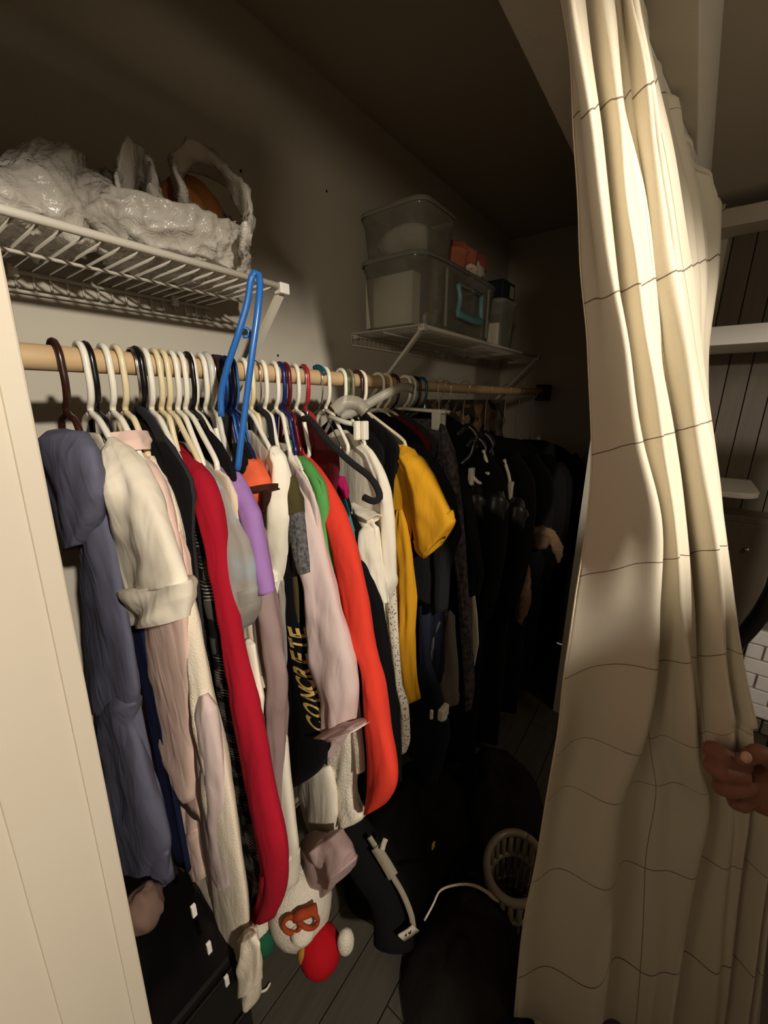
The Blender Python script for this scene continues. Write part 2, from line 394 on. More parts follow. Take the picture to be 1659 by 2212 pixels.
# ------------------------------------------------------------------ garments
def norm(hx, m):
    n = np.array((1., -m, 0)); return n/np.linalg.norm(n)
def dense_rows(rows, n):
    R = []
    for r in rows:
        R.append((r[1], r[0], r[2], r[0]) if len(r) == 3 else r)
    R = np.array(R, float); mid = (R[:, :2]+R[:, 2:])/2
    d = np.r_[0, np.cumsum(np.linalg.norm(np.diff(mid, axis=0), axis=1))]
    s = np.linspace(0, d[-1], n)
    Q = np.stack([np.interp(s, d, R[:, k]) for k in range(4)], 1)
    K = Q.copy()
    for _ in range(3): K[1:-1] = .25*K[:-2]+.5*K[1:-1]+.25*K[2:]
    return K
def sleeve_vf(rows, hx, m, b=.02, n=36, folds=.16, k=60, off=0., seed=0, hollow=True, top=.4):
    rng = random.Random(seed); ph = [rng.uniform(0, 6.3) for _ in range(6)]
    Q = dense_rows(rows, k); N = norm(hx, m); LL = np.linalg.norm(np.diff((Q[:, :2]+Q[:, 2:])/2, axis=0), axis=1).sum()/120; a = np.linspace(0, 2*math.pi, n, endpoint=False); rings = []
    S = np.array((syw, -cyw, 0.))
    for i, q in enumerate(Q):
        v = i/(k-1)
        A0, A1 = PP(q[0], q[1], hx+off, m), PP(q[2], q[3], hx+off, m)
        C, A = (A0+A1)/2, (A1-A0)/2
        pa = max(abs(np.dot(A, S)), abs(A[2]), .004); bb = b*min(1, .35+.65*np.linalg.norm(A)/.04)
        bb = min(bb, .8*pa/abs(np.dot(N, S))); kk = math.sqrt(max(.2, 1-(bb*abs(np.dot(N, S))/pa)**2))
        tp = 1 if v > .08 else top+(1-top)*v/.08
        f = folds*(1 + .3*math.sin(ph[5]+9*v))
        rr = 1 + f*.5*np.sin(2*a+ph[0]+2.5*v) + f*.6*np.sin(3*a+ph[1]-3*v) + f*.45*np.sin(5*a+ph[2]+5*v) + f*.22*np.sin(8*a+ph[3]+7*v)
        wr = np.array([noise.noise(Vector((math.cos(q_)*1.6+seed, math.sin(q_)*1.6, v*LL*1.1+seed*.3))) + .6*noise.noise(Vector((math.cos(q_)*3.2, math.sin(q_)*3.2+seed, v*LL*2.4))) for q_ in a])
        rr = rr + (.14+folds*.8)*wr
        side = np.abs(np.cos(a)); rr = 1+(rr-1)*(1-.7*side)
        rings.append(C + np.outer(np.cos(a)*(1+(rr-1)*.3), A*kk)*tp + np.outer(np.sin(a)*rr, N*bb)*tp)
    if hollow:
        c = rings[-1].mean(0); u = (rings[-3].mean(0)-c)
        rings.append(c+(rings[-1]-c)*.86); rings.append(c+(rings[-1]-c)*.9+u*1.2)
    return loft(rings)
def body_vf(edge, hx, m, hem=None, b=.012, inset=.03, n=28, k=30, seed=0, far=None, folds=.5, off=0.):
    rng = random.Random(seed+99); ph = [rng.uniform(0, 6.3) for _ in range(6)]
    E = np.array([PP(x, y, hx, m) for x, y in edge]); E = E[np.argsort(-E[:, 2])]
    z0, z1 = E[0, 2], (hem if hem is not None else E[-1, 2])
    zs = np.linspace(z0, z1, k); a = np.linspace(0, 2*math.pi, n, endpoint=False); rings = []
    for i, z in enumerate(zs):
        v = i/(k-1); ins = inset*min(1, max(0, v-.12)*6)
        yn = float(np.interp(-z, -E[:, 2], E[:, 1])) + ins
        yf = min(far if far is not None else .975, max(1.46-yn, .76)); yn = min(yn, yf-.05)
        yc, hy = (yn+yf)/2, (yf-yn)/2
        ca, sa = np.cos(a), np.sin(a)
        y = yc - hy*np.sign(ca)*np.abs(ca)**.7
        w_ = b*np.sign(sa)*np.abs(sa)**.6*(1 if v > .05 else .5)
        fo = folds*b*min(1, max(0, v-.1)*2.5)*(np.sin(y*60+ph[0]+v)+.7*np.sin(y*105+ph[1]-2*v))
        x = hx+off+m*(y-.73) + w_ + fo
        zz = np.full(n, z) - (.012*np.sin(y*30+ph[2]) if i == k-1 else 0)
        rings.append(np.stack([x, y, zz], 1))
    return loft(rings)
HXG = {}
GI = [0]
def cuff_rows(rows, frac=.9):
    Q = dense_rows(rows, 30); i = int(29*frac); q = Q[i:]
    out = []
    for r in q:
        c = (r[:2]+r[2:])/2; out.append(tuple(np.r_[c+(r[:2]-c)*1.06, c+(r[2:]-c)*1.06]))
    return out
def garment(name, label, cat, m_, hx, slope, edge, hem=None, sleeves=(), b=.02, bb=.012, inset=.03, cuff=0, group=None, folds=.16, far=None, body=True, bfolds=.5, cuff_mat=None, collar=False):
    GI[0] += 1; sd = GI[0]*13; slope = slope_at(hx)
    g = thing(name, label, cat, (hx, RY, 1.53), group); HXG[label] = (hx, sorted([tuple(PP(x_, y_, hx, slope)) for x_, y_ in edge], key=lambda p_: -p_[2]))
    if body:
        mesh_obj('body', *body_vf(edge, hx, slope, hem, bb, inset, seed=sd, far=far, folds=bfolds), m_, g)
    for i, rw in enumerate(sleeves):
        kw = {}
        if isinstance(rw, dict): kw = dict(rw); rw = kw.pop('rows')
        mm = kw.pop('mat', m_); cf = kw.pop('cuff', cuff); nm = kw.pop('name', 'sleeve')
        s = mesh_obj(nm, *sleeve_vf(rw, hx, slope, kw.pop('b', b), folds=kw.pop('folds', folds), seed=sd+i*5, **kw), mm, g)
        if cf:
            mesh_obj('cuff', *sleeve_vf(cuff_rows(rw, 1-cf), hx, slope, b*1.08, folds=folds*.7, k=8, seed=sd+i*5, off=kw.get('off', 0), top=1), cuff_mat or mm, s)
    if collar:
        c = PP(edge[0][0], edge[0][1], hx, slope)
        pts = [(hx+.012*math.sin(q)*2.0, RY+.055*math.cos(q), c[2]+.006+.012*math.sin(q*2)) for q in np.linspace(0, 6.2, 22)]
        tube('collar', pts, .008, m_, g, 8)
    return g

HOOK_ZN = -.074          # neck below rod centre
def hanger(kind, hx, slope, m_, label, group=None, span=.150, drop=.078, tilt=0, hookm=None, r=.0048):
    z = rodz(hx); t = thing('hanger', label, 'hanger', (hx, RY, z), group)
    hr = .0175+r+.001; a = np.linspace(-.5, math.pi, 12)
    hook = [(0, math.cos(q)*hr, math.sin(q)*hr) for q in a][::1]
    hook = [(0, -p[1]*-1, p[2]) for p in hook]
    hook += [(0, -hr, -.012), (0, -hr*.95, -.035), (0, -hr*.6, -.055), (0, -.002, -.066), (0, 0, HOOK_ZN)]
    def tr(p): 
        y = p[1]+RY; return (hx+slope*(y-RY)+p[0], y, z+p[2])
    hk = [tr(p) for p in hook]
    hm = hookm or m_
    tube('hook', smooth_path(hk, 34), r if kind != 'velvet' and kind != 'wire' else .0016, hm, t, 8)
    S, dz = span, HOOK_ZN
    if kind in ('tube', 'wire'):
        rr = r if kind == 'tube' else .0014
        fr = [(0, 0, dz), (0, -.035, dz-.012), (0, -S*.9, dz-drop*.92), (0, -S, dz-drop-.006), (0, -S*1.01, dz-drop-.016), (0, -S*.95, dz-drop-.026), (0, 0, dz-drop-.028), (0, S*.95, dz-drop-.026), (0, S*1.01, dz-drop-.016), (0, S, dz-drop-.006), (0, S*.9, dz-drop*.92), (0, .035, dz-.012), (0, 0, dz)]
        d = []
        for p, q in zip(fr[:-1], fr[1:]): d += [p, tuple((np.array(p)+np.array(q))/2)]
        tube('frame', smooth_path([tr(p) for p in d+[fr[-1]]], 70), rr, m_, t, 8)
    elif kind == 'velvet':
        mb = MB()
        fr = [(0, 0, dz+.004), (0, -.05, dz-.016), (0, -S*.85, dz-drop*.86), (0, -S, dz-drop-.01), (0, -S*.98, dz-drop-.03), (0, -S*.6, dz-drop-.036), (0, 0, dz-drop-.038), (0, S*.6, dz-drop-.036), (0, S*.98, dz-drop-.03), (0, S, dz-drop-.01), (0, S*.85, dz-drop*.86), (0, .05, dz-.016), (0, 0, dz+.004)]
        mb.add(*tube_vf(smooth_path([tr(p) for p in fr], 64), .0062, 8)); mb.build('frame', m_, t)
    elif kind == 'clip':
        tube('frame', [tr((0, -.15, dz-.008)), tr((0, 0, dz)), tr((0, .15, dz-.008))], .005, m_, t)
        for s in (-.12, .12):
            c = tr((0, s, dz-.03)); mesh_obj('clip', *box_vf(c[0]-.008, c[0]+.008, c[1]-.014, c[1]+.014, c[2]-.035, c[2]+.03, .003), m_, t, False)
    return t
def pl(name, c): return mat('plastic_'+name, c, .28, 0, 0, 1, .02, 5, .5)
HW, HC, HB, HN, HBR, HBK, HG = pl('white', (238, 232, 215)), pl('cream', (228, 212, 172)), pl('blue', (38, 98, 168)), pl('navy', (24, 34, 92)), pl('brown', (52, 26, 18)), pl('black', (14, 12, 12)), pl('light_grey', (200, 198, 186))
HMR, HRD, HTL, HGR = pl('maroon', (92, 18, 26)), pl('red', (178, 32, 44)), pl('teal', (14, 72, 88)), pl('green', (66, 84, 52))
VB = mat('velvet_black', (12, 12, 13), .95, 0, .3, 900, .1); VN = mat('velvet_navy', (16, 24, 56), .95, 0, .3, 900, .1)

# --- colours of cloth
C = dict(slate=cloth('slate', (98, 98, 116)), cream=cloth('cream', (226, 216, 196)), pink=cloth('pink', (230, 198, 182)), cardi=cloth('cardigan', (236, 222, 198), .5, 320),
         navy=cloth('navy', (22, 28, 58)), plum=cloth('plum', (74, 56, 70)), red=cloth('red', (166, 22, 42)), stripe=cloth('oatmeal', (214, 198, 172)),
         purple=cloth('purple', (158, 118, 178)), mauve=cloth('mauve', (152, 130, 126)), orange=cloth('orange', (232, 104, 66)), white=cloth('white', (240, 232, 212)),
         blush=cloth('blush', (216, 194, 188)), green=cloth('green', (88, 156, 82)), coral=cloth('coral', (226, 66, 48)), teal=cloth('teal', (44, 150, 166)),
         magenta=cloth('magenta', (178, 26, 92)), mustard=cloth('mustard', (212, 154, 34)), char=cloth('charcoal', (46, 44, 45)), denim=cloth('denim_navy', (38, 43, 58)),
         grey=cloth('grey', (120, 114, 106)), olive=cloth('olive', (74, 66, 40)), sherpa=mat('cloth_sherpa', (232, 224, 204), .98, 0, 1.0, 170, .1, 40, .1),
         brown=cloth('brown', (60, 34, 24)), denimg=noise_mat('cloth_washed_denim', (44, 42, 46), (104, 98, 98), 60, .3, .75),
         heather=noise_mat('cloth_heather', (58, 58, 60), (116, 114, 112), 160, .3, .7), tiedye=noise_mat('cloth_tiedye', (150, 144, 134), (150, 164, 176), 14, .45, .7),
         floral=dots_mat('cloth_floral', (228, 218, 196), (110, 58, 44), 150, .30), plaid=plaid_mat(), satin=mat('satin', (186, 182, 172), .25, .3, .1, 20, .05),
         fur=mat('fur_brown', (112, 88, 66), 1, 0, 1, 120, .4, 60, .05), blackp=mat('black_satin', (24, 26, 28), .35, 0, .2, 60, .2, 20))
U = .2
garment('hoodie', 'slate blue hooded sweatshirt hanging leftmost beside the white door casing', 'hoodie', C['slate'], .198, U,
        [(140, 930), (155, 937), (201, 985), (223, 1068), (244, 1171), (261, 1280), (284, 1400), (296, 1497), (304, 1600), (317, 1648), (343, 1739), (364, 1826), (359, 1900)], None,
        [dict(rows=[(960, 170, 208), (1000, 172, 214), (1068, 185, 225), (1171, 190, 245), (1280, 188, 262), (1400, 188, 284), (1500, 190, 298), (1530, 195, 290)], b=.022),
         dict(rows=[(1480, 225, 297), (1560, 222, 290), (1648, 228, 318), (1739, 240, 343), (1826, 252, 364), (1850, 262, 360), (1912, 272, 358)], b=.03, name='front_panel', cuff=.14, folds=.25),
         dict(rows=[(100, 940, 150, 918), (108, 975, 172, 935), (114, 1015, 196, 965), (124, 1060, 212, 1015), (136, 1105, 218, 1068), (150, 1150, 214, 1120), (162, 1185, 200, 1170)], name='hood', b=.026, off=-.014, folds=.2, cuff=0)], bb=.012)
garment('tee', 'cream short-sleeved tee with deep turned cuff, next to the slate hoodie', 'shirt', C['cream'], .228, .13,
        [(200, 935), (228, 955), (265, 1000), (292, 1040), (280, 1100), (262, 1180), (262, 1260)], 1.29,
        [dict(rows=[(236, 948, 246, 940), (262, 1010, 284, 990), (276, 1058, 312, 1040), (262, 1110, 335, 1096), (258, 1160, 356, 1150), (258, 1215, 378, 1205), (262, 1268, 396, 1262)], b=.026, folds=.28),
         dict(rows=[(262, 1262, 402, 1258), (267, 1300, 405, 1290), (272, 1343, 404, 1334)], name='turned_cuff', b=.031, folds=.3, top=1)], inset=.01, bb=.008)
garment('tee', 'navy top whose hem peeks out below the cream tee and beside the pink blazer', 'shirt', C['navy'], .236, U,
        [(200, 935), (232, 960), (265, 1010), (290, 1070), (296, 1300), (312, 1500), (338, 1640), (362, 1780), (372, 1830)], None, bb=.007, inset=.0)
garment('blazer', 'pale pink blazer with upright collar and rounded front, behind the cream tee', 'jacket', C['pink'], .258, .22,
        [(268, 935), (300, 985), (335, 1040), (352, 1070), (364, 1110), (378, 1180), (392, 1270), (405, 1400), (412, 1500)], .80,
        [dict(rows=[(950, 240, 288), (985, 262, 305), (1040, 292, 342), (1090, 305, 358), (1180, 315, 382), (1280, 290, 394), (1400, 287, 406), (1520, 300, 414), (1580, 312, 418), (1625, 335, 421), (1680, 375, 425), (1722, 408, 426)], b=.022, name='front_panel', folds=.2),
         dict(rows=[(1150, 372, 392), (1300, 388, 408), (1500, 396, 424), (1700, 398, 428), (1780, 395, 430), (1820, 396, 434), (1870, 418, 448), (1888, 428, 452)], b=.02, off=.012, cuff=.12),
         dict(rows=[(1600, 338, 372), (1660, 346, 384), (1720, 352, 385), (1780, 364, 380), (1808, 370, 378)], b=.015, off=.01),
         dict(rows=[(242, 948, 288, 928), (250, 966, 298, 948), (258, 984, 306, 970)], name='collar', b=.03, folds=.2, top=1, cuff=0)], inset=.05, bb=.009)
garment('cardigan', 'long fluffy cream cardigan with a lace hem, behind the pink blazer', 'cardigan', C['cardi'], .276, U,
        [(312, 960), (345, 1030), (368, 1080), (385, 1130), (400, 1239), (426, 1361), (450, 1496), (470, 1560), (478, 1620)], .30,
        [dict(rows=[(985, 322, 332), (1052, 346, 363), (1130, 368, 385), (1239, 383, 400), (1361, 408, 427), (1496, 424, 451), (1619, 440, 482), (1725, 446, 501), (1839, 452, 519), (1924, 455, 531), (1999, 462, 537), (2030, 480, 534)], b=.02, name='front_edge'),
         dict(rows=[(1700, 398, 424), (1866, 400, 440), (1956, 432, 500), (2020, 464, 545), (2101, 506, 560), (2140, 530, 556), (2168, 540, 552)], b=.02, name='lower_panel', folds=.3),
         dict(rows=[(2010, 520, 546), (2040, 522, 560), (2085, 520, 562), (2130, 530, 556)], b=.014, off=-.012, name='lace_trim', folds=.6),
         dict(rows=[(1500, 425, 455), (1650, 436, 480), (1800, 448, 496), (1880, 462, 506), (1906, 486, 508)], mat=C['blush'], off=-.006, name='lining', b=.018)], inset=.03)
garment('jacket', 'black jacket with navy shoulder between cream cardigan and plum top', 'jacket', M_BLK, .298, U,
        [(292, 905), (312, 925), (353, 968), (372, 1003), (392, 1060), (405, 1180), (415, 1300), (425, 1450)], .9,
        [dict(rows=[(915, 300, 318), (950, 318, 344), (1005, 336, 378), (1080, 345, 396), (1180, 352, 406), (1260, 362, 410)], b=.024)], inset=.03)
garment('blouse', 'dark plum long-sleeved blouse left of the black plaid shirt', 'shirt', C['plum'], .316, U,
        [(345, 940), (385, 985), (409, 1030), (422, 1063), (428, 1144), (438, 1239), (446, 1293), (451, 1388), (455, 1500)], .85,
        [dict(rows=[(1000, 378, 398), (1063, 388, 424), (1144, 392, 429), (1239, 398, 439), (1320, 408, 448), (1400, 425, 452), (1440, 436, 454)], b=.022, cuff=.1)], inset=.03)
garment('flannel_shirt', 'black and white plaid flannel shirt between plum blouse and long red top', 'shirt', C['plaid'], .332, U,
        [(360, 935), (400, 1010), (421, 1052), (444, 1103), (460, 1185), (477, 1266), (493, 1347), (504, 1429), (515, 1520), (529, 1633), (540, 1730)], .58,
        [dict(rows=[(1040, 404, 420), (1103, 420, 446), (1185, 426, 462), (1266, 436, 479), (1347, 446, 495), (1429, 454, 506), (1500, 460, 514), (1633, 482, 530), (1739, 496, 543), (1800, 503, 556), (1858, 516, 578), (1914, 528, 575), (1951, 540, 556)], b=.022, folds=.25)], inset=.03)
garment('long_sleeve_top', 'crimson red top whose long sleeve hangs down to the plush toy', 'shirt', C['red'], .345, U,
        [(372, 955), (395, 965), (428, 989), (452, 1036), (466, 1076), (477, 1130), (482, 1171), (496, 1253), (505, 1330)], .95,
        [dict(rows=[(376, 985, 384, 962), (388, 1010, 414, 972), (412, 1040, 440, 1008), (432, 1080, 466, 1068), (446, 1135, 478, 1130), (460, 1200, 487, 1196), (474, 1270, 498, 1266), (486, 1340, 510, 1338), (496, 1415, 523, 1415), (510, 1500, 545, 1500), (526, 1606, 569, 1606), (540, 1700, 585, 1700), (556, 1780, 603, 1779), (572, 1840, 616, 1832), (578, 1900, 616, 1898), (566, 1945, 610, 1951), (548, 1968, 592, 1982)], b=.022, folds=.1, cuff=.07, off=-.012)], inset=.04)
garment('tee', 'grey tie-dye short-sleeved tee with pale blue tint right of the crimson top', 'shirt', C['tiedye'], .360, U,
        [(392, 955), (425, 990), (455, 1018), (480, 1060), (495, 1150), (510, 1300)], .95,
        [dict(rows=[(410, 985, 424, 968), (438, 1030, 456, 1010), (462, 1078, 492, 1060), (474, 1130, 512, 1122), (486, 1175, 533, 1168), (498, 1235, 545, 1230), (506, 1290, 551, 1285), (508, 1330, 551, 1316), (513, 1356, 536, 1354)], b=.022, folds=.25, cuff=.2, off=.004)], inset=.03)
garment('long_sleeve_top', 'oatmeal long-sleeved top with striped cuff behind the tie-dye tee', 'shirt', C['stripe'], .374, U,
        [(428, 980), (463, 1005), (487, 1019), (505, 1052), (523, 1130), (540, 1220), (545, 1400)], .75,
        [dict(rows=[(452, 1030, 466, 1004), (480, 1060, 504, 1050), (498, 1135, 524, 1128), (512, 1210, 546, 1200), (522, 1290, 553, 1285), (530, 1340, 558, 1338), (534, 1400, 564, 1398), (540, 1460, 574, 1455), (548, 1495, 587, 1478)], b=.02, cuff=.1, cuff_mat=C['cream']) if False else
         dict(rows=[(452, 1030, 466, 1004), (480, 1060, 504, 1050), (498, 1135, 524, 1128), (512, 1210, 546, 1200), (522, 1290, 553, 1285), (530, 1340, 558, 1338), (534, 1400, 564, 1398), (540, 1460, 574, 1455), (548, 1495, 587, 1478)], b=.02, cuff=.1, off=.022),
         dict(rows=[(1380, 520, 548), (1450, 532, 558), (1510, 542, 568), (1546, 552, 566)], off=-.008, mat=C['white'], name='shirt_tail', b=.012)], inset=.05)
garment('tee', 'lilac purple tee squeezed between oatmeal top and white tie blouse', 'shirt', C['purple'], .392, U,
        [(440, 962), (477, 988), (506, 1015), (525, 1052), (544, 1095), (561, 1125), (566, 1200), (575, 1280)], 1.36,
        [dict(rows=[(466, 1000, 478, 984), (494, 1036, 510, 1016), (512, 1070, 532, 1058), (526, 1110, 556, 1108), (536, 1160, 565, 1155), (546, 1210, 573, 1205), (560, 1278, 588, 1282)], b=.02, folds=.1)], inset=.02)
garment('coat', 'taupe mauve coat with narrow sleeve under the purple tee', 'coat', C['mauve'], .412, U,
        [(470, 980), (520, 1040), (545, 1110), (560, 1200), (575, 1300), (590, 1400)], .60,
        [dict(rows=[(1100, 530, 556), (1200, 540, 572), (1285, 552, 586), (1361, 556, 602), (1402, 558, 606), (1442, 564, 616), (1500, 574, 617), (1565, 583, 612), (1682, 592, 612), (1740, 596, 614)], b=.022, folds=.3)], inset=.05)
garment('thermal_shirt', 'white thermal shirt sleeve with ribbed cuff hanging below the taupe coat', 'shirt', C['white'], .424, U,
        [(480, 985), (530, 1050), (555, 1120), (570, 1250), (585, 1400)], .72,
        [dict(rows=[(1400, 582, 604), (1550, 588, 612), (1682, 594, 624), (1760, 603, 633), (1836, 612, 642), (1850, 616, 640), (1880, 620, 637), (1914, 626, 636)], b=.016, cuff=.13, folds=.08)], inset=.06)
garment('camisole', 'black top on a dark hanger beside the standing blue hanger', 'shirt', M_BLK, .432, U,
        [(420, 905), (455, 920), (490, 955), (508, 1000), (520, 1060)], .9, bb=.008, inset=.0)
garment('camisole', 'navy top hanging just left of the crumpled orange top', 'shirt', C['navy'], .452, U,
        [(450, 910), (490, 940), (512, 975), (524, 1010), (540, 1090)], .9, bb=.008, inset=.0)
garment('knotted_shirt', 'crumpled orange top with dark brown ribbon beside the blue hanger', 'shirt', C['orange'], .474, .22,
        [(500, 935), (525, 972), (545, 1000), (560, 1060)], 1.25,
        [dict(rows=[(508, 985, 526, 968), (516, 1025, 552, 990), (522, 1055, 572, 1030), (528, 1075, 577, 1058), (540, 1090, 574, 1080), (548, 1102, 568, 1098)], b=.024, off=-.012, folds=.4),
         dict(rows=[(536, 1062, 582, 1042), (540, 1076, 584, 1056)], mat=C['brown'], name='ribbon', b=.03, off=-.014, folds=.4, top=1, k=6),
         dict(rows=[(566, 1056, 584, 1060), (562, 1090, 580, 1084), (556, 1112, 570, 1106)], mat=C['brown'], name='ribbon', b=.008, off=-.018, folds=.5)], inset=.02)
garment('tie_blouse', 'white tie-front blouse with knotted hem and pinkish inside, right of the orange top', 'shirt', C['white'], .500, .24,
        [(512, 925), (545, 938), (575, 958), (598, 978), (600, 1020), (590, 1100), (588, 1200)], 1.02,
        [dict(rows=[(588, 990, 598, 944), (592, 1020, 616, 990), (586, 1062, 627, 1058), (580, 1120, 629, 1117), (576, 1185, 624, 1185), (576, 1228, 619, 1245), (590, 1262, 615, 1275), (598, 1292, 604, 1298)], b=.03, folds=.3, off=.008),
         dict(rows=[(572, 1226, 592, 1220), (576, 1248, 600, 1240), (584, 1262, 602, 1256)], name='knot', b=.02, off=-.012, folds=.5),
         dict(rows=[(578, 1262, 590, 1258), (586, 1300, 598, 1296), (594, 1340, 604, 1336), (600, 1362, 606, 1360)], name='tie_end', b=.006, off=-.01)], inset=.01, bb=.007)
garment('satin_top', 'silvery grey satin top showing as a narrow shiny strip left of the lettered hoodie', 'shirt', C['satin'], .512, .24,
        [(520, 940), (560, 980), (590, 1050), (600, 1150), (606, 1300)], .95,
        [dict(rows=[(1240, 600, 616), (1290, 602, 622), (1360, 604, 624), (1410, 606, 622), (1446, 614, 620)], b=.012, folds=.3)], inset=.03)
garment('tee', 'olive camouflage top with heather grey sleeve behind the white tie blouse', 'shirt', C['olive'], .530, .26,
        [(560, 945), (600, 985), (626, 1020), (640, 1060), (644, 1120)], .95,
        [dict(rows=[(622, 1035, 634, 1020), (626, 1080, 650, 1078), (628, 1110, 652, 1108)], b=.022),
         dict(rows=[(628, 1110, 652, 1106), (632, 1150, 657, 1160), (640, 1200, 664, 1210), (648, 1238, 667, 1238)], b=.024, mat=C['heather'], name='lower_sleeve', top=1)], inset=.02)
bh = garment('hoodie', 'black hoodie with gold capital letters printed down its sleeve', 'hoodie', M_BLK, .545, .28,
        [(570, 945), (610, 990), (640, 1060), (650, 1120), (655, 1300), (660, 1450)], .72,
        [dict(rows=[(1080, 620, 648), (1171, 620, 662), (1307, 621, 667), (1380, 616, 674), (1459, 612, 684), (1512, 611, 693), (1565, 609, 706), (1631, 611, 708), (1671, 614, 690), (1692, 630, 656)], b=.034, folds=.08)], inset=.06)
garment('sweatshirt', 'pale blush sweatshirt with sleeve knotted at the cuff, right of the lettered hoodie', 'sweatshirt', C['blush'], .575, .32,
        [(610, 975), (640, 1010), (672, 1050), (686, 1090), (694, 1130), (704, 1185), (722, 1266), (735, 1330)], .82,
        [dict(rows=[(634, 1060, 662, 1030), (646, 1105, 686, 1090), (648, 1135, 694, 1130), (658, 1195, 706, 1190), (666, 1266, 724, 1266), (674, 1361, 745, 1361), (684, 1437, 762, 1437), (694, 1500, 767, 1502), (702, 1540, 762, 1546), (708, 1570, 758, 1566)], b=.03, folds=.35),
         dict(rows=[(706, 1588, 722, 1560), (728, 1596, 748, 1556), (754, 1588, 772, 1556), (770, 1580, 783, 1562)], name='rolled_cuff', b=.03, off=-.012, folds=.5),
         dict(rows=[(706, 1560, 760, 1556), (708, 1598, 746, 1592), (712, 1636, 724, 1632)], name='cuff_end', b=.02, off=.004, folds=.4)], inset=.04, bb=.008)
garment('lace_top', 'white top with gathered lace neck just left of the green tee', 'shirt', C['white'], .592, .36,
        [(600, 955), (625, 975), (648, 1010), (674, 1042), (684, 1080), (690, 1150), (700, 1300)], .66,
        [dict(rows=[(612, 990, 630, 962), (626, 1010, 648, 992), (644, 1030, 658, 1012)], name='lace_trim', b=.012, folds=.9),
         dict(rows=[(1640, 652, 712), (1700, 650, 722), (1760, 660, 728), (1800, 676, 724), (1822, 690, 714)], b=.03, name='shirt_tail', folds=.15, off=-.01)], inset=.02, bb=.008)
garment('tee', 'bright green tee between the lace top and the coral hoodie', 'shirt', C['green'], .606, .38,
        [(605, 945), (614, 954), (641, 978), (674, 1012), (700, 1042), (708, 1084), (714, 1144)], 1.0,
        [dict(rows=[(626, 985, 642, 968), (654, 1012, 672, 996), (676, 1050, 700, 1040), (688, 1090, 709, 1084), (692, 1150, 712, 1144), (700, 1216, 719, 1212), (716, 1286, 735, 1285)], b=.02, folds=.06)], inset=.02, bb=.007)
garment('hoodie', 'coral red hoodie with long smooth sleeve, left of the long black jacket', 'hoodie', C['coral'], .632, .38,
        [(625, 940), (655, 974), (682, 1006), (709, 1041), (728, 1076), (748, 1117), (752, 1200), (762, 1350)], .95,
        [dict(rows=[(632, 975, 648, 955), (664, 1010, 682, 992), (692, 1060, 718, 1046), (708, 1120, 750, 1116), (722, 1200, 773, 1190), (734, 1285, 792, 1280), (756, 1376, 808, 1376), (782, 1430, 816, 1430), (788, 1490, 830, 1490), (794, 1565, 838, 1565), (800, 1645, 853, 1645), (798, 1690, 858, 1686), (795, 1725, 849, 1720), (793, 1754, 828, 1740)], b=.024, folds=.12)], inset=.05, bb=.009)
garment('sherpa_jacket', 'white fluffy sherpa jacket with rolled sleeve end below the blush sweatshirt', 'jacket', C['sherpa'], .620, .36,
        [(640, 985), (680, 1040), (700, 1120), (715, 1300), (730, 1450)], .9,
        [dict(rows=[(1560, 716, 772), (1640, 718, 768), (1700, 720, 764), (1740, 724, 772), (1766, 728, 784), (1774, 738, 780)], b=.03, folds=.3),
         dict(rows=[(1480, 750, 772), (1560, 758, 778), (1620, 766, 784), (1668, 772, 786)], b=.014, name='belt_end', folds=.1)], inset=.08)
garment('jacket', 'short black jacket hanging behind the lower half of the coral hoodie', 'jacket', M_BLK, .66, .38,
        [(660, 985), (700, 1030), (725, 1080), (740, 1200), (765, 1400), (785, 1500)], .86,
        [dict(rows=[(1280, 738, 760), (1400, 745, 790), (1500, 758, 800), (1600, 764, 802), (1690, 745, 798), (1730, 755, 790)], b=.022)], inset=.03)
garment('tank_top', 'small teal tank top with magenta strap behind the coral hoodie', 'shirt', C['teal'], .705, .36,
        [(712, 1020), (728, 1055), (748, 1096), (766, 1171)], 1.2,
        [dict(rows=[(718, 1058, 730, 1050), (730, 1090, 748, 1085), (744, 1140, 760, 1130), (756, 1180, 768, 1172)], b=.016),
         dict(rows=[(724, 1040, 742, 1022), (734, 1066, 752, 1056), (738, 1082, 750, 1076)], mat=C['magenta'], name='strap', b=.014, off=.006)], inset=.01, bb=.006)
garment('jacket', 'long black jacket with slim sleeve right of the coral hoodie', 'jacket', M_BLK, .728, .34,
        [(700, 985), (740, 1040), (760, 1100), (772, 1190), (798, 1239), (822, 1307), (838, 1388), (850, 1497), (856, 1560)], .68,
        [dict(rows=[(1160, 756, 772), (1239, 770, 800), (1307, 786, 827), (1388, 806, 843), (1497, 824, 854), (1539, 830, 858), (1618, 836, 864), (1690, 842, 866)], b=.02)], inset=.02)
garment('skirt', 'white gathered skirt with elastic waist hanging under the black velvet hanger', 'skirt', C['white'], .752, .30,
        [(752, 1086), (775, 1096), (800, 1110), (812, 1135), (815, 1220), (828, 1300)], .9,
        [dict(rows=[(757, 1090, 764, 1084), (770, 1120, 794, 1096), (788, 1142, 818, 1108)], name='waistband', b=.02, folds=.6, top=1),
         dict(rows=[(772, 1130, 818, 1126), (784, 1200, 826, 1195), (804, 1260, 832, 1256), (826, 1305, 838, 1302)], name='gathers', b=.022, folds=.6, off=.004)], inset=.01, bb=.008)
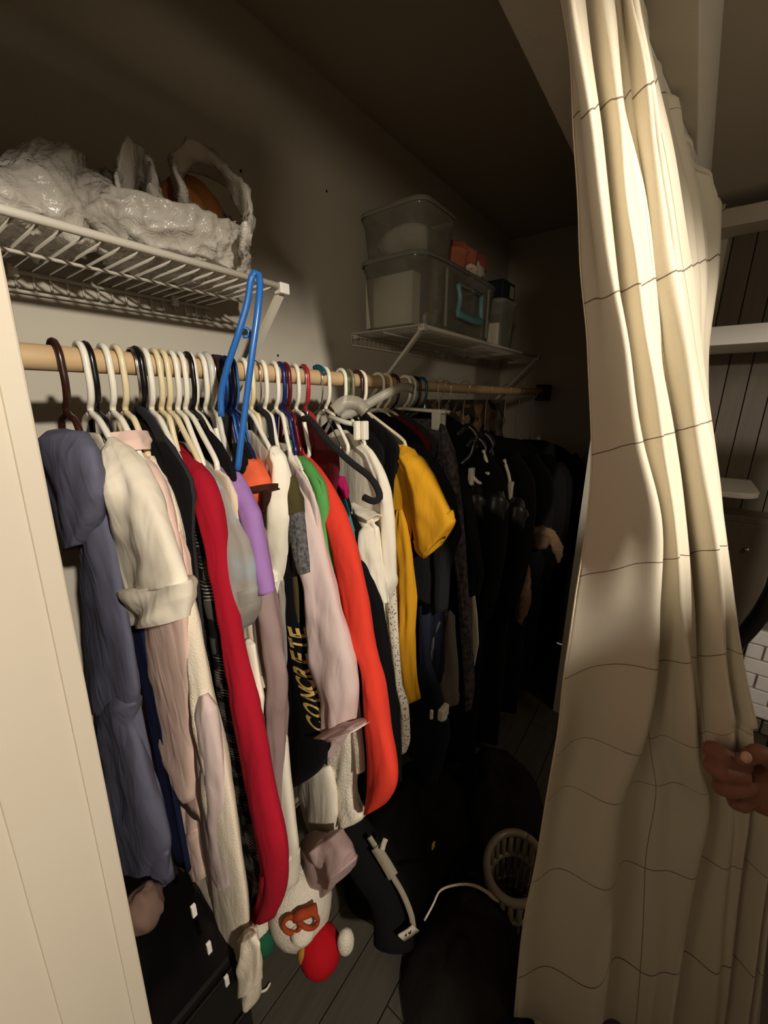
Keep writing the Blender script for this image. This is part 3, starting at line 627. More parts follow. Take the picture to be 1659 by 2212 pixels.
garment('denim_jacket', 'white denim jacket with raw hem left of the mustard tee', 'jacket', C['white'], .785, .28,
        [(735, 928), (762, 940), (793, 960), (812, 995), (830, 1030), (836, 1120), (840, 1220)], 1.05,
        [dict(rows=[(752, 962, 764, 940), (788, 985, 806, 966), (808, 1030, 834, 1020), (816, 1066, 848, 1062), (822, 1120, 854, 1117), (824, 1180, 857, 1180), (826, 1230, 858, 1226), (828, 1275, 858, 1254), (831, 1305, 838, 1300)], b=.03, folds=.18)], inset=.015, bb=.008)
garment('dress', 'cream dress with tiny brown flowers hanging below the white denim jacket', 'dress', C['floral'], .812, .24,
        [(770, 960), (800, 1000), (825, 1100), (840, 1200), (848, 1300), (856, 1400)], .8,
        [dict(rows=[(1230, 826, 852), (1300, 830, 858), (1380, 840, 862), (1486, 852, 870), (1520, 857, 884), (1605, 862, 887), (1626, 864, 878)], b=.016, folds=.2)], inset=.02)
garment('tee', 'mustard yellow short-sleeved tee hanging side-on in front of the black clothes', 'shirt', C['mustard'], .862, .06,
        [(790, 918), (798, 929), (855, 949), (905, 976), (915, 1010), (898, 1080), (890, 1171), (897, 1239), (903, 1293), (898, 1361), (900, 1415), (908, 1490), (910, 1510)], None,
        [dict(rows=[(858, 985, 874, 956), (872, 1030, 914, 980), (884, 1085, 938, 1018), (890, 1130, 958, 1062), (895, 1170, 978, 1104), (898, 1194, 988, 1124), (918, 1206, 962, 1156)], b=.03, folds=.22, cuff=.2),
         dict(rows=[(1100, 846, 880), (1200, 852, 893), (1300, 858, 900), (1400, 864, 897), (1470, 868, 903), (1510, 878, 910)], b=.02, name='front_panel', folds=.4, off=-.01)], inset=.0, bb=.012, bfolds=.7)
garment('tee', 'black tee whose sleeve sticks out below the mustard tee', 'shirt', cloth('faded_black', (30, 31, 34)), .94, .04,
        [(850, 925), (900, 950), (938, 985), (950, 1080), (940, 1160), (962, 1240), (965, 1322)], None,
        [dict(rows=[(910, 1000, 940, 975), (920, 1100, 985, 1060), (930, 1180, 1000, 1150), (932, 1240, 975, 1230), (930, 1320, 970, 1316)], b=.024, folds=.2)], inset=.0)
garment('jeans', 'dark navy jeans with pale hem showing below the mustard tee', 'jeans', C['denim'], .985, .05,
        [(885, 1120), (930, 1140), (940, 1300), (945, 1450), (960, 1560)], 1.02,
        [dict(rows=[(1140, 890, 940), (1300, 900, 935), (1420, 905, 930), (1520, 890, 962), (1580, 888, 976), (1640, 892, 962), (1692, 930, 944)], b=.024, name='leg', folds=.1, cuff=.05),
         dict(rows=[(1140, 910, 955), (1300, 920, 962), (1450, 930, 968), (1520, 935, 970)], b=.02, name='leg', off=.03)], inset=.02)
garment('joggers', 'grey joggers with tapered leg hanging behind the navy jeans', 'trousers', C['grey'], 1.03, .03,
        [(905, 1130), (950, 1150), (962, 1300), (975, 1450)], 1.08,
        [dict(rows=[(1320, 950, 985), (1370, 926, 986), (1440, 921, 990), (1500, 924, 992), (1520, 932, 990)], b=.03, name='leg', folds=.25, cuff=.08)], inset=.03)
garment('denim_jacket', 'charcoal washed denim jacket with long sleeve, behind the mustard tee', 'jacket', C['denimg'], 1.075, .03,
        [(880, 905), (930, 905), (960, 912), (978, 960), (985, 1050), (985, 1200)], 1.0,
        [dict(rows=[(940, 930, 968, 908), (950, 990, 988, 975), (960, 1060, 998, 1055), (972, 1160, 1008, 1155), (985, 1260, 1014, 1255), (990, 1340, 1020, 1335), (996, 1430, 1027, 1428), (1000, 1500, 1029, 1498), (1002, 1534, 1020, 1530)], b=.03, folds=.14, cuff=.06)], inset=.03)
garment('tee', 'faded black tee with wide sleeve behind the charcoal denim jacket', 'shirt', cloth('soft_black', (24, 25, 28)), 1.13, .02,
        [(920, 920), (970, 950), (1000, 1000), (1005, 1100), (1000, 1250)], 1.0,
        [dict(rows=[(985, 1030, 1008, 1010), (990, 1120, 1028, 1090), (995, 1200, 1042, 1180), (1000, 1260, 1050, 1246), (1010, 1285, 1040, 1282)], b=.03)], inset=.02)
garment('towel', 'pale strip of cream cloth hanging past the charcoal denim jacket', 'cloth', C['cream'], 1.17, .0,
        [(960, 950), (985, 1000), (995, 1200), (1010, 1400)], 1.05,
        [dict(rows=[(1262, 1008, 1024), (1330, 1010, 1032), (1390, 1012, 1035), (1438, 1018, 1026)], b=.012)], inset=.04)

# gold lettering printed on the black hoodie's sleeve
def lettering(parent, target, text, m_):
    T = target.data; off = wpos(target)
    bvh = BVHTree.FromPolygons([Vector(v.co)+off for v in T.vertices], [tuple(p.vertices) for p in T.polygons])
    dirn = Vector((.62, .78, 0)).normalized(); up = Vector((-.78, .62, 0)).normalized(); spots = text
    for ch, px, py, ln, ht, dx in spots:
        cu = bpy.data.curves.new('letter', 'FONT'); cu.body = ch; cu.size = 1; cu.align_x = 'CENTER'; cu.align_y = 'CENTER'; cu.offset = .03
        o = bpy.data.objects.new('letter', cu); COL.objects.link(o)
        dg = bpy.context.evaluated_depsgraph_get(); me = bpy.data.meshes.new_from_object(o.evaluated_get(dg))
        bpy.data.objects.remove(o)
        import bmesh
        bm = bmesh.new(); bm.from_mesh(me); bmesh.ops.triangulate(bm, faces=bm.faces[:])
        bmesh.ops.subdivide_edges(bm, edges=[e for e in bm.edges if e.calc_length() > .12], cuts=2)
        xs = [v.co.x for v in bm.verts]; ys = [v.co.y for v in bm.verts]
        cx, cy = (min(xs)+max(xs))/2, (min(ys)+max(ys))/2; kx, ky = ln/(max(xs)-min(xs)), ht/(max(ys)-min(ys))
        c = Vector(PP(px, py, .545, slope_at(.545))); along = Vector((dx*.78, -dx*.62, 1)).normalized()
        for v in bm.verts:
            p = c + along*((v.co.x-cx)*kx) + up*((v.co.y-cy)*ky) - dirn*.25
            h = bvh.ray_cast(p, dirn, .6)
            v.co = (h[0] - dirn*.0016) if h[0] is not None else (p + dirn*.22)
        bm.to_mesh(me); bm.free(); me.materials.clear(); me.materials.append(m_)
        lo_ = bpy.data.objects.new('letter', me); COL.objects.link(lo_); attach(lo_, parent)
sl = [c_ for c_ in bh.children if c_.name.startswith('sleeve')][0]
spots = []
for ch, px, py in zip('ETERCNOC', (642, 643, 646, 650, 657, 665, 673, 680), (1340, 1363, 1390, 1418, 1447, 1474, 1507, 1538)):
    spots.append((ch, px, py, .0235, .040, -.17))
lettering(sl, sl, spots, M_GOLD)

# ------------------------------------------------------------------ hangers
def hx_of(px, py=None): return float(P(px, 775+(px-134)*.075, Y=RY)[0])
K = dict(black=M_BLK, navy=C['navy'], charcoal=C['char'], grey=C['grey'], white=C['white'], brown=C['brown'], cream=C['cream'], maroon=cloth('maroon', (84, 22, 28)), olive=C['olive'])
hl = [  # kind, hook in the photograph, plastic, label, garment it carries (start of that label) or the colour of the plain top hidden on it
 ('tube', 120, HBR, 'dark brown plastic hanger holding the slate hoodie', 'slate blue'),
 ('tube', 176, HW, 'white plastic hanger holding the cream cuffed tee', 'cream short'),
 ('tube', 208, HBK, 'glossy black plastic hanger second right of the cream tee hanger', 'navy top whose'),
 ('tube', 231, HW, 'white plastic hanger holding the pale pink blazer', 'pale pink blazer'),
 ('tube', 244, HC, 'cream yellow plastic hanger holding the fluffy cardigan', 'long fluffy'),
 ('velvet', 262, VN, 'navy velvet hanger right of the cream yellow hanger', 'black jacket with navy'),
 ('velvet', 284, VB, 'black velvet hanger with silver wire hook beside the black jacket', '=black'),
 ('tube', 296, HBK, 'black plastic hanger beside the silver wire hook', '=charcoal'),
 ('tube', 312, HW, 'white plastic hanger holding the plum blouse', 'dark plum'),
 ('tube', 325, HC, 'cream plastic hanger holding the plaid flannel shirt', 'black and white plaid'),
 ('tube', 339, HC, 'cream plastic hanger holding the crimson long-sleeved top', 'crimson red'),
 ('tube', 361, HW, 'white plastic hanger holding the grey tie-dye tee', 'grey tie-dye'),
 ('tube', 370, HW, 'white plastic hanger holding the oatmeal top', 'oatmeal'),
 ('tube', 379, HW, 'white plastic hanger holding the lilac purple tee', 'lilac'),
 ('tube', 390, HW, 'white plastic hanger holding the taupe coat', 'taupe'),
 ('tube', 406, HBK, 'black plastic hanger just left of the light grey hanger', '=black'),
 ('flat', 430, HG, 'light grey plastic hanger left of the blue cluster', 'white thermal'),
 ('velvet', 442, VB, 'black velvet hanger hidden behind the light grey hanger', 'black top on'),
 ('tube', 453, HB, 'blue plastic hanger at the left of the blue cluster', 'navy top hanging'),
 ('tube', 464, HBR, 'brown plastic hanger inside the blue cluster', '=black'),
 ('tube', 472, HN, 'navy plastic hanger leftmost inside the blue cluster', '=black'),
 ('tube', 480, HB, 'blue plastic hanger behind the foot of the standing blue hanger', 'crumpled orange'),
 ('tube', 488, HN, 'navy plastic hanger right in the blue cluster', '=black'),
 ('tube', 496, HBK, 'black plastic hanger between the navy and cream ones', '=navy'),
 ('tube', 507, HW, 'white plastic hanger holding the white tie blouse', 'white tie-front'),
 ('tube', 516, HC, 'cream plastic hanger right behind the standing blue hanger', 'silvery grey'),
 ('velvet', 528, VB, 'black velvet hanger right of the standing blue hanger', 'olive camou'),
 ('tube', 573, HW, 'white plastic hanger left of the navy-white pair, holding the lettered hoodie', 'black hoodie'),
 ('tube', 582, HN, 'navy plastic hanger between two white ones over the lace neck top', 'white top with gathered'),
 ('tube', 590, HW, 'white plastic hanger holding the blush sweatshirt', 'pale blush'),
 ('tube', 602, HMR, 'maroon plastic hanger over the green tee', 'bright green'),
 ('tube', 611, HW, 'white plastic hanger holding the coral hoodie', 'coral red'),
 ('tube', 627, HRD, 'bright red plastic hanger right of the coral hoodie hanger', 'short black jacket'),
 ('wire', 652, M_STEEL, 'thin silver wire hanger left of its twin', '=maroon'),
 ('wire', 668, M_STEEL, 'thin silver wire hanger right of its twin', 'small teal'),
 ('tube', 686, HW, 'white plastic hanger with teal sleeve on its hook', 'long black jacket'),
 ('tube', 707, HW, 'white plastic hanger holding the white denim jacket', 'white denim'),
 ('tube', 720, pl('khaki', (122, 112, 88)), 'khaki grey plastic hanger behind the white denim jacket', 'cream dress'),
 ('tube', 742, HGR, 'dull green plastic hanger left of the mustard tee', '=black'),
 ('tube', 758, HC, 'cream plastic hanger holding the mustard tee', 'mustard'),
 ('tube', 770, HBR, 'brown plastic hanger right of the mustard tee hanger', '=black'),
 ('tube', 778, HW, 'white plastic hanger under the big clear hanger, left one', '=charcoal'),
 ('tube', 796, HTL, 'teal plastic hanger behind the clear hanger', 'black tee whose'),
 ('tube', 816, HW, 'white plastic hanger under the big clear hanger, right one', '=black'),
 ('tube', 832, HC, 'cream plastic hanger in the far middle of the rod', '=maroon'),
 ('tube', 848, HBR, 'dark brown plastic hanger in the far middle of the rod', '=charcoal'),
 ('clip', 868, HW, 'white clip hanger holding the charcoal denim jacket', 'charcoal washed'),
 ('clip', 884, HG, 'light grey clip hanger right of the white clip hanger', None),
 ('tube', 900, HBK, 'black plastic hanger with white neck near the far end', 'faded black tee'),
 ('tube', 916, HTL, 'dark teal plastic hanger near the far end', 'pale strip'),
 ('wire', 934, M_STEEL, 'silver wire hook of the last hanger before the bare rod', '=black'),
 ('wire', 962, M_STEEL, 'silver wire hook standing alone on the bare rod', None),
]
for n_, (kind, px, m_, lab, key) in enumerate(hl):
    hx = hx_of(px)
    if key and key[0] != '=':
        c_ = [v for k_, v in HXG.items() if k_.startswith(key)]; assert len(c_) == 1, key
        hx, ed = c_[0]
        zz_ = np.array([p_[2] for p_ in ed]); yy_ = np.array([p_[1] for p_ in ed])
        zt_ = rodz(hx)-.164; S_ = max(.06, min(.17, RY-float(np.interp(-zt_, -zz_, yy_))-.018)) if zt_ < zz_[0] else .10
    else: S_ = .122 if not 455 < px < 500 else .06
    nw = 0 if not 455 < px < 500 else .065
    hk = 'tube' if kind == 'flat' else kind
    hanger(hk, hx, slope_at(hx), m_, lab, hookm=(M_STEEL if kind in ('velvet',) else None), r=.0062 if kind == 'flat' else .0048, drop=.074, span=S_)
    if key and key[0] == '=':                      # a plain top, seen only as a dark sliver between its neighbours
        g = thing('top', (key[1:]+' top squeezed on the '+lab) if len(lab.split()) < 12 else key[1:]+' top on the '+lab, 'shirt', (hx, RY, 1.53)); m0 = slope_at(hx); rg = []
        a_ = np.linspace(0, 2*math.pi, 28, endpoint=False)
        for z_, yn, b_ in ((1.566, .70, .004), (1.553, .665, .008), (1.53, .62, .0085), (1.505, .582, .009), (1.488, .568, .009), (1.46, .567, .009), (1.40, .585, .008), (1.2, .60, .008), (1.0+.05*math.sin(n_), .60, .007), (.99+.05*math.sin(n_), .60, .005)):
            yn = min(yn+nw, .70); hy = RY-yn; y_ = RY-hy*np.sign(np.cos(a_))*np.abs(np.cos(a_))**.7
            rg.append(np.stack([hx+m0*(y_-RY)+b_*np.sign(np.sin(a_))*np.abs(np.sin(a_))**.6+.002*np.sin(y_*80+n_), y_, np.full(28, z_)], 1))
        mesh_obj('body', *loft(rg), K[key[1:]], g)
# teal grip on a white hook, as its own part
h_ = [o for o in bpy.data.objects if o.get('label') == 'white plastic hanger with teal sleeve on its hook'][0]
hx = hx_of(686); a = np.linspace(1.2, 2.9, 8)
tube('hook_sleeve', [(hx, RY+math.cos(q)*.0235, rodz(hx)+math.sin(q)*.0235) for q in a], .0068, HTL, h_)
# blue hanger standing upright, hooked over the others
pts = [P(478, 900, t=.66), P(478, 850, t=.65), P(492, 790, t=.635), P(515, 720, t=.62), P(535, 650, t=.61), P(543, 600, t=.60), P(553, 588, t=.60), P(561, 600, t=.60), P(558, 660, t=.60), P(545, 760, t=.61), P(530, 880, t=.63), P(513, 1015, t=.65)]
t = thing('hanger', 'bright blue plastic hanger standing upright on end in front of the shelf', 'hanger', pts[0])
tube('frame', smooth_path(pts, 60), .0052, HB, t, 10)
c = P(524, 716, t=.62); tube('strap_notch', smooth_path([c+(0, 0, .006), c+(.006, -.006, .003), c+(.006, -.006, -.006), c+(0, 0, -.008)], 10), .0025, HB, t)
# black velvet hanger hanging low in the white jacket's neck
ph = [P(663, 868, t=.83), P(664, 900, t=.82)]
t = thing('hanger', 'thick black velvet hanger slipped low inside the white denim jacket', 'hanger', ph[1])
tube('hook', ph, .0014, M_STEEL, t)
tube('frame', smooth_path([P(655, 905, t=.83), P(668, 905, t=.82), P(705, 950, t=.80), P(760, 1000, t=.78), P(796, 1028, t=.765), P(814, 1052, t=.755), P(820, 1075, t=.75), P(808, 1083, t=.75), P(786, 1074, t=.76)], 40), .0068, VB, t, 10)
# big clear plastic hanger lying across the hooks
M_CLEAR = clear_mat('clear_plastic', (205, 198, 180), .38, .2)
t = thing('hanger', 'wide clear plastic hanger lying tilted across the hooks in mid rod', 'hanger', P(800, 890, t=.98))
def ribbon(name, pts, w0, th, m_, parent, updir=(0, 0, 1)):
    pts = smooth_path(pts, 30); T = np.gradient(pts, axis=0); T /= np.linalg.norm(T, axis=1)[:, None]
    rings = []
    for i, p in enumerate(pts):
        s = np.array(updir, float); s = s-T[i]*np.dot(s, T[i]); s /= np.linalg.norm(s); q = np.cross(T[i], s)
        wv = w0[i*len(w0)//len(pts)] if isinstance(w0, (list, tuple)) else w0
        rings.append(np.array([p-s*wv-q*th, p+s*wv-q*th, p+s*wv+q*th, p-s*wv+q*th]))
    return mesh_obj(name, *loft(rings), m_, parent)
ribbon('bar', [P(735, 900, t=.96), P(775, 884, t=.96), P(820, 858, t=.97), P(858, 840, t=.98), P(880, 836, t=1.0), P(893, 842, t=1.02)], .011, .002, M_CLEAR, t)
ribbon('neck', [P(722, 888, t=.95), P(745, 870, t=.95), P(772, 872, t=.95), P(790, 890, t=.95)], .016, .002, M_CLEAR, t)
# white clip hanger beside the mustard tee
t = thing('hanger', 'white trouser hanger with square clips beside the mustard shoulder', 'hanger', P(775, 930, t=.92))
for px in (772, 788):
    c = P(px, 930, t=.92); mesh_obj('clip', *box_vf(c[0]-.009, c[0]+.009, c[1]-.006, c[1]+.006, c[2]-.022, c[2]+.022, .003), HW, t, False)
tube('bar', [P(712, 900, t=.94), P(745, 912, t=.93), P(792, 922, t=.92)], .006, HG, t)

# ------------------------------------------------------------------ clothes at the dark far end
for i, (hx, dx, y0, y1, zt, hem, lab) in enumerate([
    (1.30, 0, .50, .97, 1.50, .10, 'black coat hanging first past the clip hangers in the dark'),
    (1.50, .02, .47, .97, 1.48, .06, 'long black coat in the dark middle of the far rod'),
    (1.72, .02, .46, .97, 1.45, .08, 'black padded coat beside the fur trimmed hood'),
    (1.95, .02, .46, .97, 1.42, .06, 'black dress with broad shoulder deep in the closet'),
    (2.15, .02, .45, .97, 1.36, .08, 'black jacket with peaked shoulder at the far end'),
    (2.38, .02, .44, .97, 1.38, .05, 'last black coat beside the end wall')]):
    g = thing('coat', lab, 'coat', (hx, RY, 1.5))
    rings = []; a = np.linspace(0, 2*math.pi, 26, endpoint=False); zz = np.r_[zt, zt-.03, zt-.09, np.linspace(zt-.15, hem, 14)]
    for k, z in enumerate(zz):
        f = [.25, .6, .92][k] if k < 3 else 1.0
        yc = (y0+y1)/2; hy = (y1-y0)/2*f
        y = yc-hy*np.cos(a); x = hx+np.sin(a)*(.05 if k > 1 else .03)*(1+.25*np.sin(y*50+i+.2*k))
        rings.append(np.stack([x, y, np.full(26, z)], 1))
    mesh_obj('body', *loft(rings), M_BLK, g)
    sp_ = [(hx-.03, y0+.05, zt-.07), (hx-.05, y0-.01, zt-.18), (hx-.055, y0-.03, zt-.36), (hx-.05, y0-.02, zt-.56), (hx-.04, y0, zt-.66)]
    tube('sleeve', smooth_path(sp_, 20), np.interp(np.linspace(0, 1, 20), [0, .2, 1], [.03, .05, .036]), M_BLK, g, 14)
    tube('hook', smooth_path([(hx, RY+.02, 1.655), (hx, RY+.014, 1.672), (hx, RY, 1.676), (hx, RY-.02, 1.665), (hx, RY-.016, 1.63), (hx, RY, 1.60), (hx, RY, zt)], 16), .0015, M_STEEL, g)
# tan ribbed garment in a plastic cover flat against the back wall
t = thing('garment_bag', 'tan quilted garment under a clear crinkled cover against the back wall', 'garment bag', P(1020, 880, Y=.98))
A = []
nx, nz = 26, 34
for i in range(nz):
    for j in range(nx):
        p = P(935+180*j/(nx-1), 872+190*i/(nz-1), Y=.96); x = p[0]
        A.append((1.50+.95*j/(nx-1), .955+.018*math.sin(j*1.9)+.006*math.sin(i*1.3+j), 1.585-.62*i/(nz-1)))
Fg = [(i*nx+j, i*nx+j+1, (i+1)*nx+j+1, (i+1)*nx+j) for i in range(nz-1) for j in range(nx-1)]
o = mesh_obj('garment', A, Fg, mat('tan_quilt', (140, 112, 78), .8, 0, .8, 60, .25, 30), t); md = o.modifiers.new('solid', 'SOLIDIFY'); md.thickness = .02
A2 = [(x, .925+.012*math.sin(x*40)+.008*math.sin(z*60+x*20), z+.02) for x, y, z in A]
mesh_obj('plastic_cover', A2, Fg, clear_mat('crinkled_cover', (190, 180, 160), .18, .15), t)
# clip hangers with black underwear near the front of the dark
for i, (px, py, tt) in enumerate(((1040, 1030, 1.30), (1085, 1050, 1.42))):
    t = thing('clip_hanger', ['white clip hanger with black bikini top, nearer of the two', 'white clip hanger with black bikini top, farther of the two'][i], 'hanger', P(px, py, t=tt))
    for sx in ((-22, 14) if i == 0 else (-4, 18)):
        c = P(px+sx, py+ (8 if sx > 0 else 0), t=tt); mesh_obj('clip', *box_vf(c[0]-.012, c[0]+.012, c[1]-.008, c[1]+.008, c[2]-.035, c[2]+.03, .004), HW, t, False)
    tube('bar', smooth_path([P(px-24, py-6, t=tt), P(px-2, py+14, t=tt), P(px+16, py-4, t=tt), P(px+4, py-58, t=tt)], 16), .006, HW, t)
    for sx, sy in ((-18, 60), (26, 62)):
        V, Fc = sphere_vf(P(px+sx, py+sy, t=tt), (.045, .045, .06), 16, 10, lambda d: .12*math.sin(5*d[0]+7*d[2]))
        mesh_obj('cup', V, Fc, C['blackp'], t)
    tube('strap', smooth_path([P(px-30, py+40, t=tt), P(px-10, py-30, t=tt), P(px+10, py-50, t=tt), P(px+34, py+40, t=tt)], 20), .005, M_BLK, t)
for i, (px, py) in enumerate(((1010, 960), (1030, 985), (1045, 975))):
    pts = [P(px-22, py-18, t=1.32), P(px, py-38, t=1.32), P(px+16, py-20, t=1.32), P(px+10, py+20, t=1.33), P(px-15, py+45, t=1.34)]
    tag(ribbon('belt', pts, .012, .004, C['blackp'], None), ['glossy black belt looped above the clip hangers, left one', 'glossy black belt looped above the clip hangers, middle one', 'glossy black belt looped above the clip hangers, right one'][i], 'belt')
# fur-trimmed hood
t = thing('fur_hood', 'brown fur trimmed hood with a shiny lining hanging in the dark', 'hood', P(1120, 1180, t=1.6))
def fur(name, pts, r):
    pts = smooth_path(pts, 30); V, Fc = tube_vf(pts, np.interp(np.linspace(0, 1, 30), [0, .15, .8, 1], [r*.5, r, r*.8, r*.3]), 22)
    V = [tuple(np.array(v)+np.array(noise.noise_vector(Vector(v)*70))*.009+np.array((0, 0, -.006*abs(noise.noise(Vector(v)*110))))) for v in V]
    return mesh_obj(name, V, Fc, C['fur'], t)
fur('fur_trim', [P(1095, 1155, t=1.60), P(1112, 1180, t=1.58), P(1126, 1230, t=1.58), P(1130, 1290, t=1.59), P(1122, 1345, t=1.6)], .036)
fur('fur_trim', [P(1100, 1170, t=1.62), P(1140, 1158, t=1.6), P(1180, 1150, t=1.58), P(1202, 1180, t=1.57), P(1205, 1215, t=1.57)], .026)
V, Fc = sphere_vf(P(1165, 1168, t=1.58), (.05, .04, .035), 18, 10, lambda d: .1*math.sin(9*d[0]+5*d[2])); mesh_obj('lining', V, Fc, cloth('hood_lining', (92, 74, 58)), t)

# ------------------------------------------------------------------ bags on the left shelf
M_BAG = clear_mat('shopping_bag_film', (222, 214, 200), .84, .2, .38)
def crumple(V, amp, f, seed):
    out = []
    V = np.array(V, float); c = V.mean(0)
    for v in V:
        d = v-c; d = d/(np.linalg.norm(d)+1e-9); b_ = Vector((v[0]+.5*v[2]+seed, v[1]+seed*.7, v[2]*.55-.3*v[0]))
        w_ = b_ + noise.noise_vector(b_*10)*.02
        k = noise.noise(b_*f*.8)*1.2
        for ff, aa in ((1.6, .7), (3.3, .36), (6.5, .16)):
            q = 1-abs(noise.noise(w_*f*ff))*2; k += aa*(q*q*q-.25)
        out.append(tuple(v + d*k*amp))
    return out
def bag(name, label, rings, seed, m_=M_BAG, amp=.02, parts=()):
    t = thing(name, label, 'bag', (float(np.mean(rings[0][:, 0])), float(np.mean(rings[0][:, 1])), 1.84))
    V, Fc = loft(rings, cap=False); k = len(rings[0]); Fc.append(tuple(range(k-1, -1, -1)))
    V = crumple(V, amp, 13, seed)
    mesh_obj('bag_body', V, Fc, m_, t); return t
a = np.linspace(0, 2*math.pi, 128, endpoint=False)
def ringo(cx, cy, z, rx, ry, tx=0, ty=0):
    x = cx+rx*np.cos(a); y = cy+ry*np.sin(a); return np.stack([x, y, z+tx*(x-cx)+ty*(y-cy)], 1)
def resample(prof, n=26):
    prof = np.array(prof); s = np.linspace(0, len(prof)-1, n); return [np.array([np.interp(q, range(len(prof)), prof[:, k]) for k in range(prof.shape[1])]) for q in s]
def zfix(rings): return [np.stack([r[:, 0], r[:, 1], np.maximum(r[:, 2], 1.838)], 1) for r in rings]
prof = [(.45, .86, 1.845, .06, .07, 0, 0), (.45, .855, 1.850, .115, .105, 0, 0), (.45, .85, 1.885, .145, .118, 0, 0), (.455, .85, 1.925, .150, .112, 0, .05), (.46, .85, 1.955, .140, .104, .05, .35), (.468, .86, 1.972, .118, .090, .05, .65)]
big = bag('shopping_bag', 'crumpled white plastic shopping bag with open top, front of the left shelf', zfix([ringo(*p) for p in resample(prof, 56)]), 3, amp=.018)
for lab, pts, wd in (('bag_handle', [P(405, 440, t=.70), P(385, 370, t=.72), P(405, 340, t=.74), P(460, 355, t=.76), P(515, 410, t=.76), P(538, 480, t=.74), P(525, 520, t=.71)], .030), ('bag_handle', [P(262, 450, t=.66), P(272, 385, t=.67), P(300, 360, t=.69), P(328, 385, t=.70), P(338, 450, t=.69)], .040)):
    pts = smooth_path(pts, 40); T = np.gradient(pts, axis=0); T /= np.linalg.norm(T, axis=1)[:, None]; rr = []
    for i, p in enumerate(pts):
        s = np.array((-.5, -.75, .3)); s -= T[i]*np.dot(s, T[i]); s /= np.linalg.norm(s); q = np.cross(T[i], s); b_ = np.linspace(0, 2*math.pi, 16, endpoint=False)
        rr.append(p+np.outer(np.cos(b_), s)*wd*(1+.2*math.sin(i*.5))+np.outer(np.sin(b_)*(1+.5*np.sin(3*b_+i*.3)), q)*.009)
    V, Fc = loft(rr); mesh_obj('bag_handle', crumple(V, .010, 24, 5), Fc, M_BAG, big)
V, Fc = sphere_vf((.50, .86, 1.955), (.06, .05, .055), 22, 14, lambda d: .18*math.sin(6*d[0]+4*d[1]+3*d[2])); mesh_obj('contents', V, Fc, cloth('rust', (156, 100, 54)), big)
prof = [(.20, .90, 1.842, .08, .07, 0, 0), (.20, .90, 1.848, .13, .095, 0, 0), (.21, .90, 1.88, .135, .10, .1, 0), (.235, .90, 1.92, .105, .085, .3, 0), (.265, .905, 1.96, .07, .06, .5, 0), (.285, .91, 1.985, .035, .03, .4, 0), (.29, .91, 1.995, .01, .01, 0, 0)]
bag('shopping_bag', 'shadowed white plastic shopping bag at the left rear of the shelf', zfix([ringo(*p) for p in resample(prof, 56)]), 9, amp=.014)
prof = [(-.05, .90, 1.842, .06, .06, 0, 0), (-.05, .90, 1.848, .10, .09, 0, 0), (-.04, .90, 1.87, .10, .085, 0, 0), (-.02, .90, 1.90, .07, .06, .1, 0), (-.01, .90, 1.915, .02, .02, 0, 0)]
bag('shopping_bag', 'white plastic bag at the far left, cut by the frame edge', zfix([ringo(*p) for p in resample(prof, 44)]), 15, amp=.010)
prof = [(.565, .90, 1.842, .05, .06, 0, 0), (.565, .90, 1.85, .078, .095, 0, 0), (.565, .90, 1.89, .075, .09, 0, 0), (.56, .90, 1.93, .055, .07, 0, 0), (.55, .90, 1.955, .012, .012, 0, 0)]
bag('shopping_bag', 'small translucent bag at the right end of the left shelf', zfix([ringo(*p) for p in resample(prof, 44)]), 21, amp=.012)

# ------------------------------------------------------------------ clear boxes on the right shelf
M_BOX = clear_mat('clear_box', (196, 194, 178), .30, .15)
M_LID = clear_mat('clear_lid', (200, 198, 182), .42, .2)
def clear_box(x0, x1, y0, y1, z0, z1, label, lid=True, taper=.02):
    t = thing('storage_box', label, 'storage box', ((x0+x1)/2, (y0+y1)/2, z0)); th = .003
    a = np.linspace(0, 2*math.pi, 48, endpoint=False)
    def rr(x0, x1, y0, y1, z, e=6):
        c, s = np.cos(a), np.sin(a)
        return np.stack([(x0+x1)/2+(x1-x0)/2*np.sign(c)*np.abs(c)**(2/e), (y0+y1)/2+(y1-y0)/2*np.sign(s)*np.abs(s)**(2/e), np.full(48, z)], 1)
    rings = [rr(x0+taper, x1-taper, y0+taper*.6, y1-taper*.6, z0), rr(x0+taper*.9, x1-taper*.9, y0+taper*.5, y1-taper*.5, z0+.006), rr(x0+.004, x1-.004, y0+.004, y1-.004, z1-.02), rr(x0, x1, y0, y1, z1-.018), rr(x0, x1, y0, y1, z1)]
    V, Fc = loft(rings, cap=False); Fc.append(tuple(range(47, -1, -1))); mesh_obj('tub', V, Fc, M_BOX, t)
    if lid:
        V, Fc = loft([rr(x0-.006, x1+.006, y0-.006, y1+.006, z1-.004), rr(x0-.006, x1+.006, y0-.006, y1+.006, z1+.008), rr(x0+.01, x1-.01, y0+.01, y1-.01, z1+.014)], cap=False)
        Fc.append(tuple(range(96, 144))); mesh_obj('lid', V, Fc, M_LID, t)
    return t
B1 = clear_box(1.175, 1.80, .735, 1.01, 1.84, 2.045, 'large clear storage box with teal handle on the right wire shelf')
M_TEAL = pl('pale_teal', (118, 176, 178))
c0, c1 = P(985, 600, Y=.73), P(1035, 680, Y=.73)
xa, xb, zb, za = 1.40, 1.60, 1.90, 1.995
for x in (xa, xb): tube('latch_arm', smooth_path([(x, .728, za), (x+(.01 if x == xa else -.01), .724, (za+zb)/2), (x, .726, zb)], 10), .009, M_TEAL, B1)
ribbon('latch', [(xa-.006, .724, zb), ((xa+xb)/2, .720, zb-.006), (xb+.006, .724, zb)], .013, .006, M_TEAL, B1)
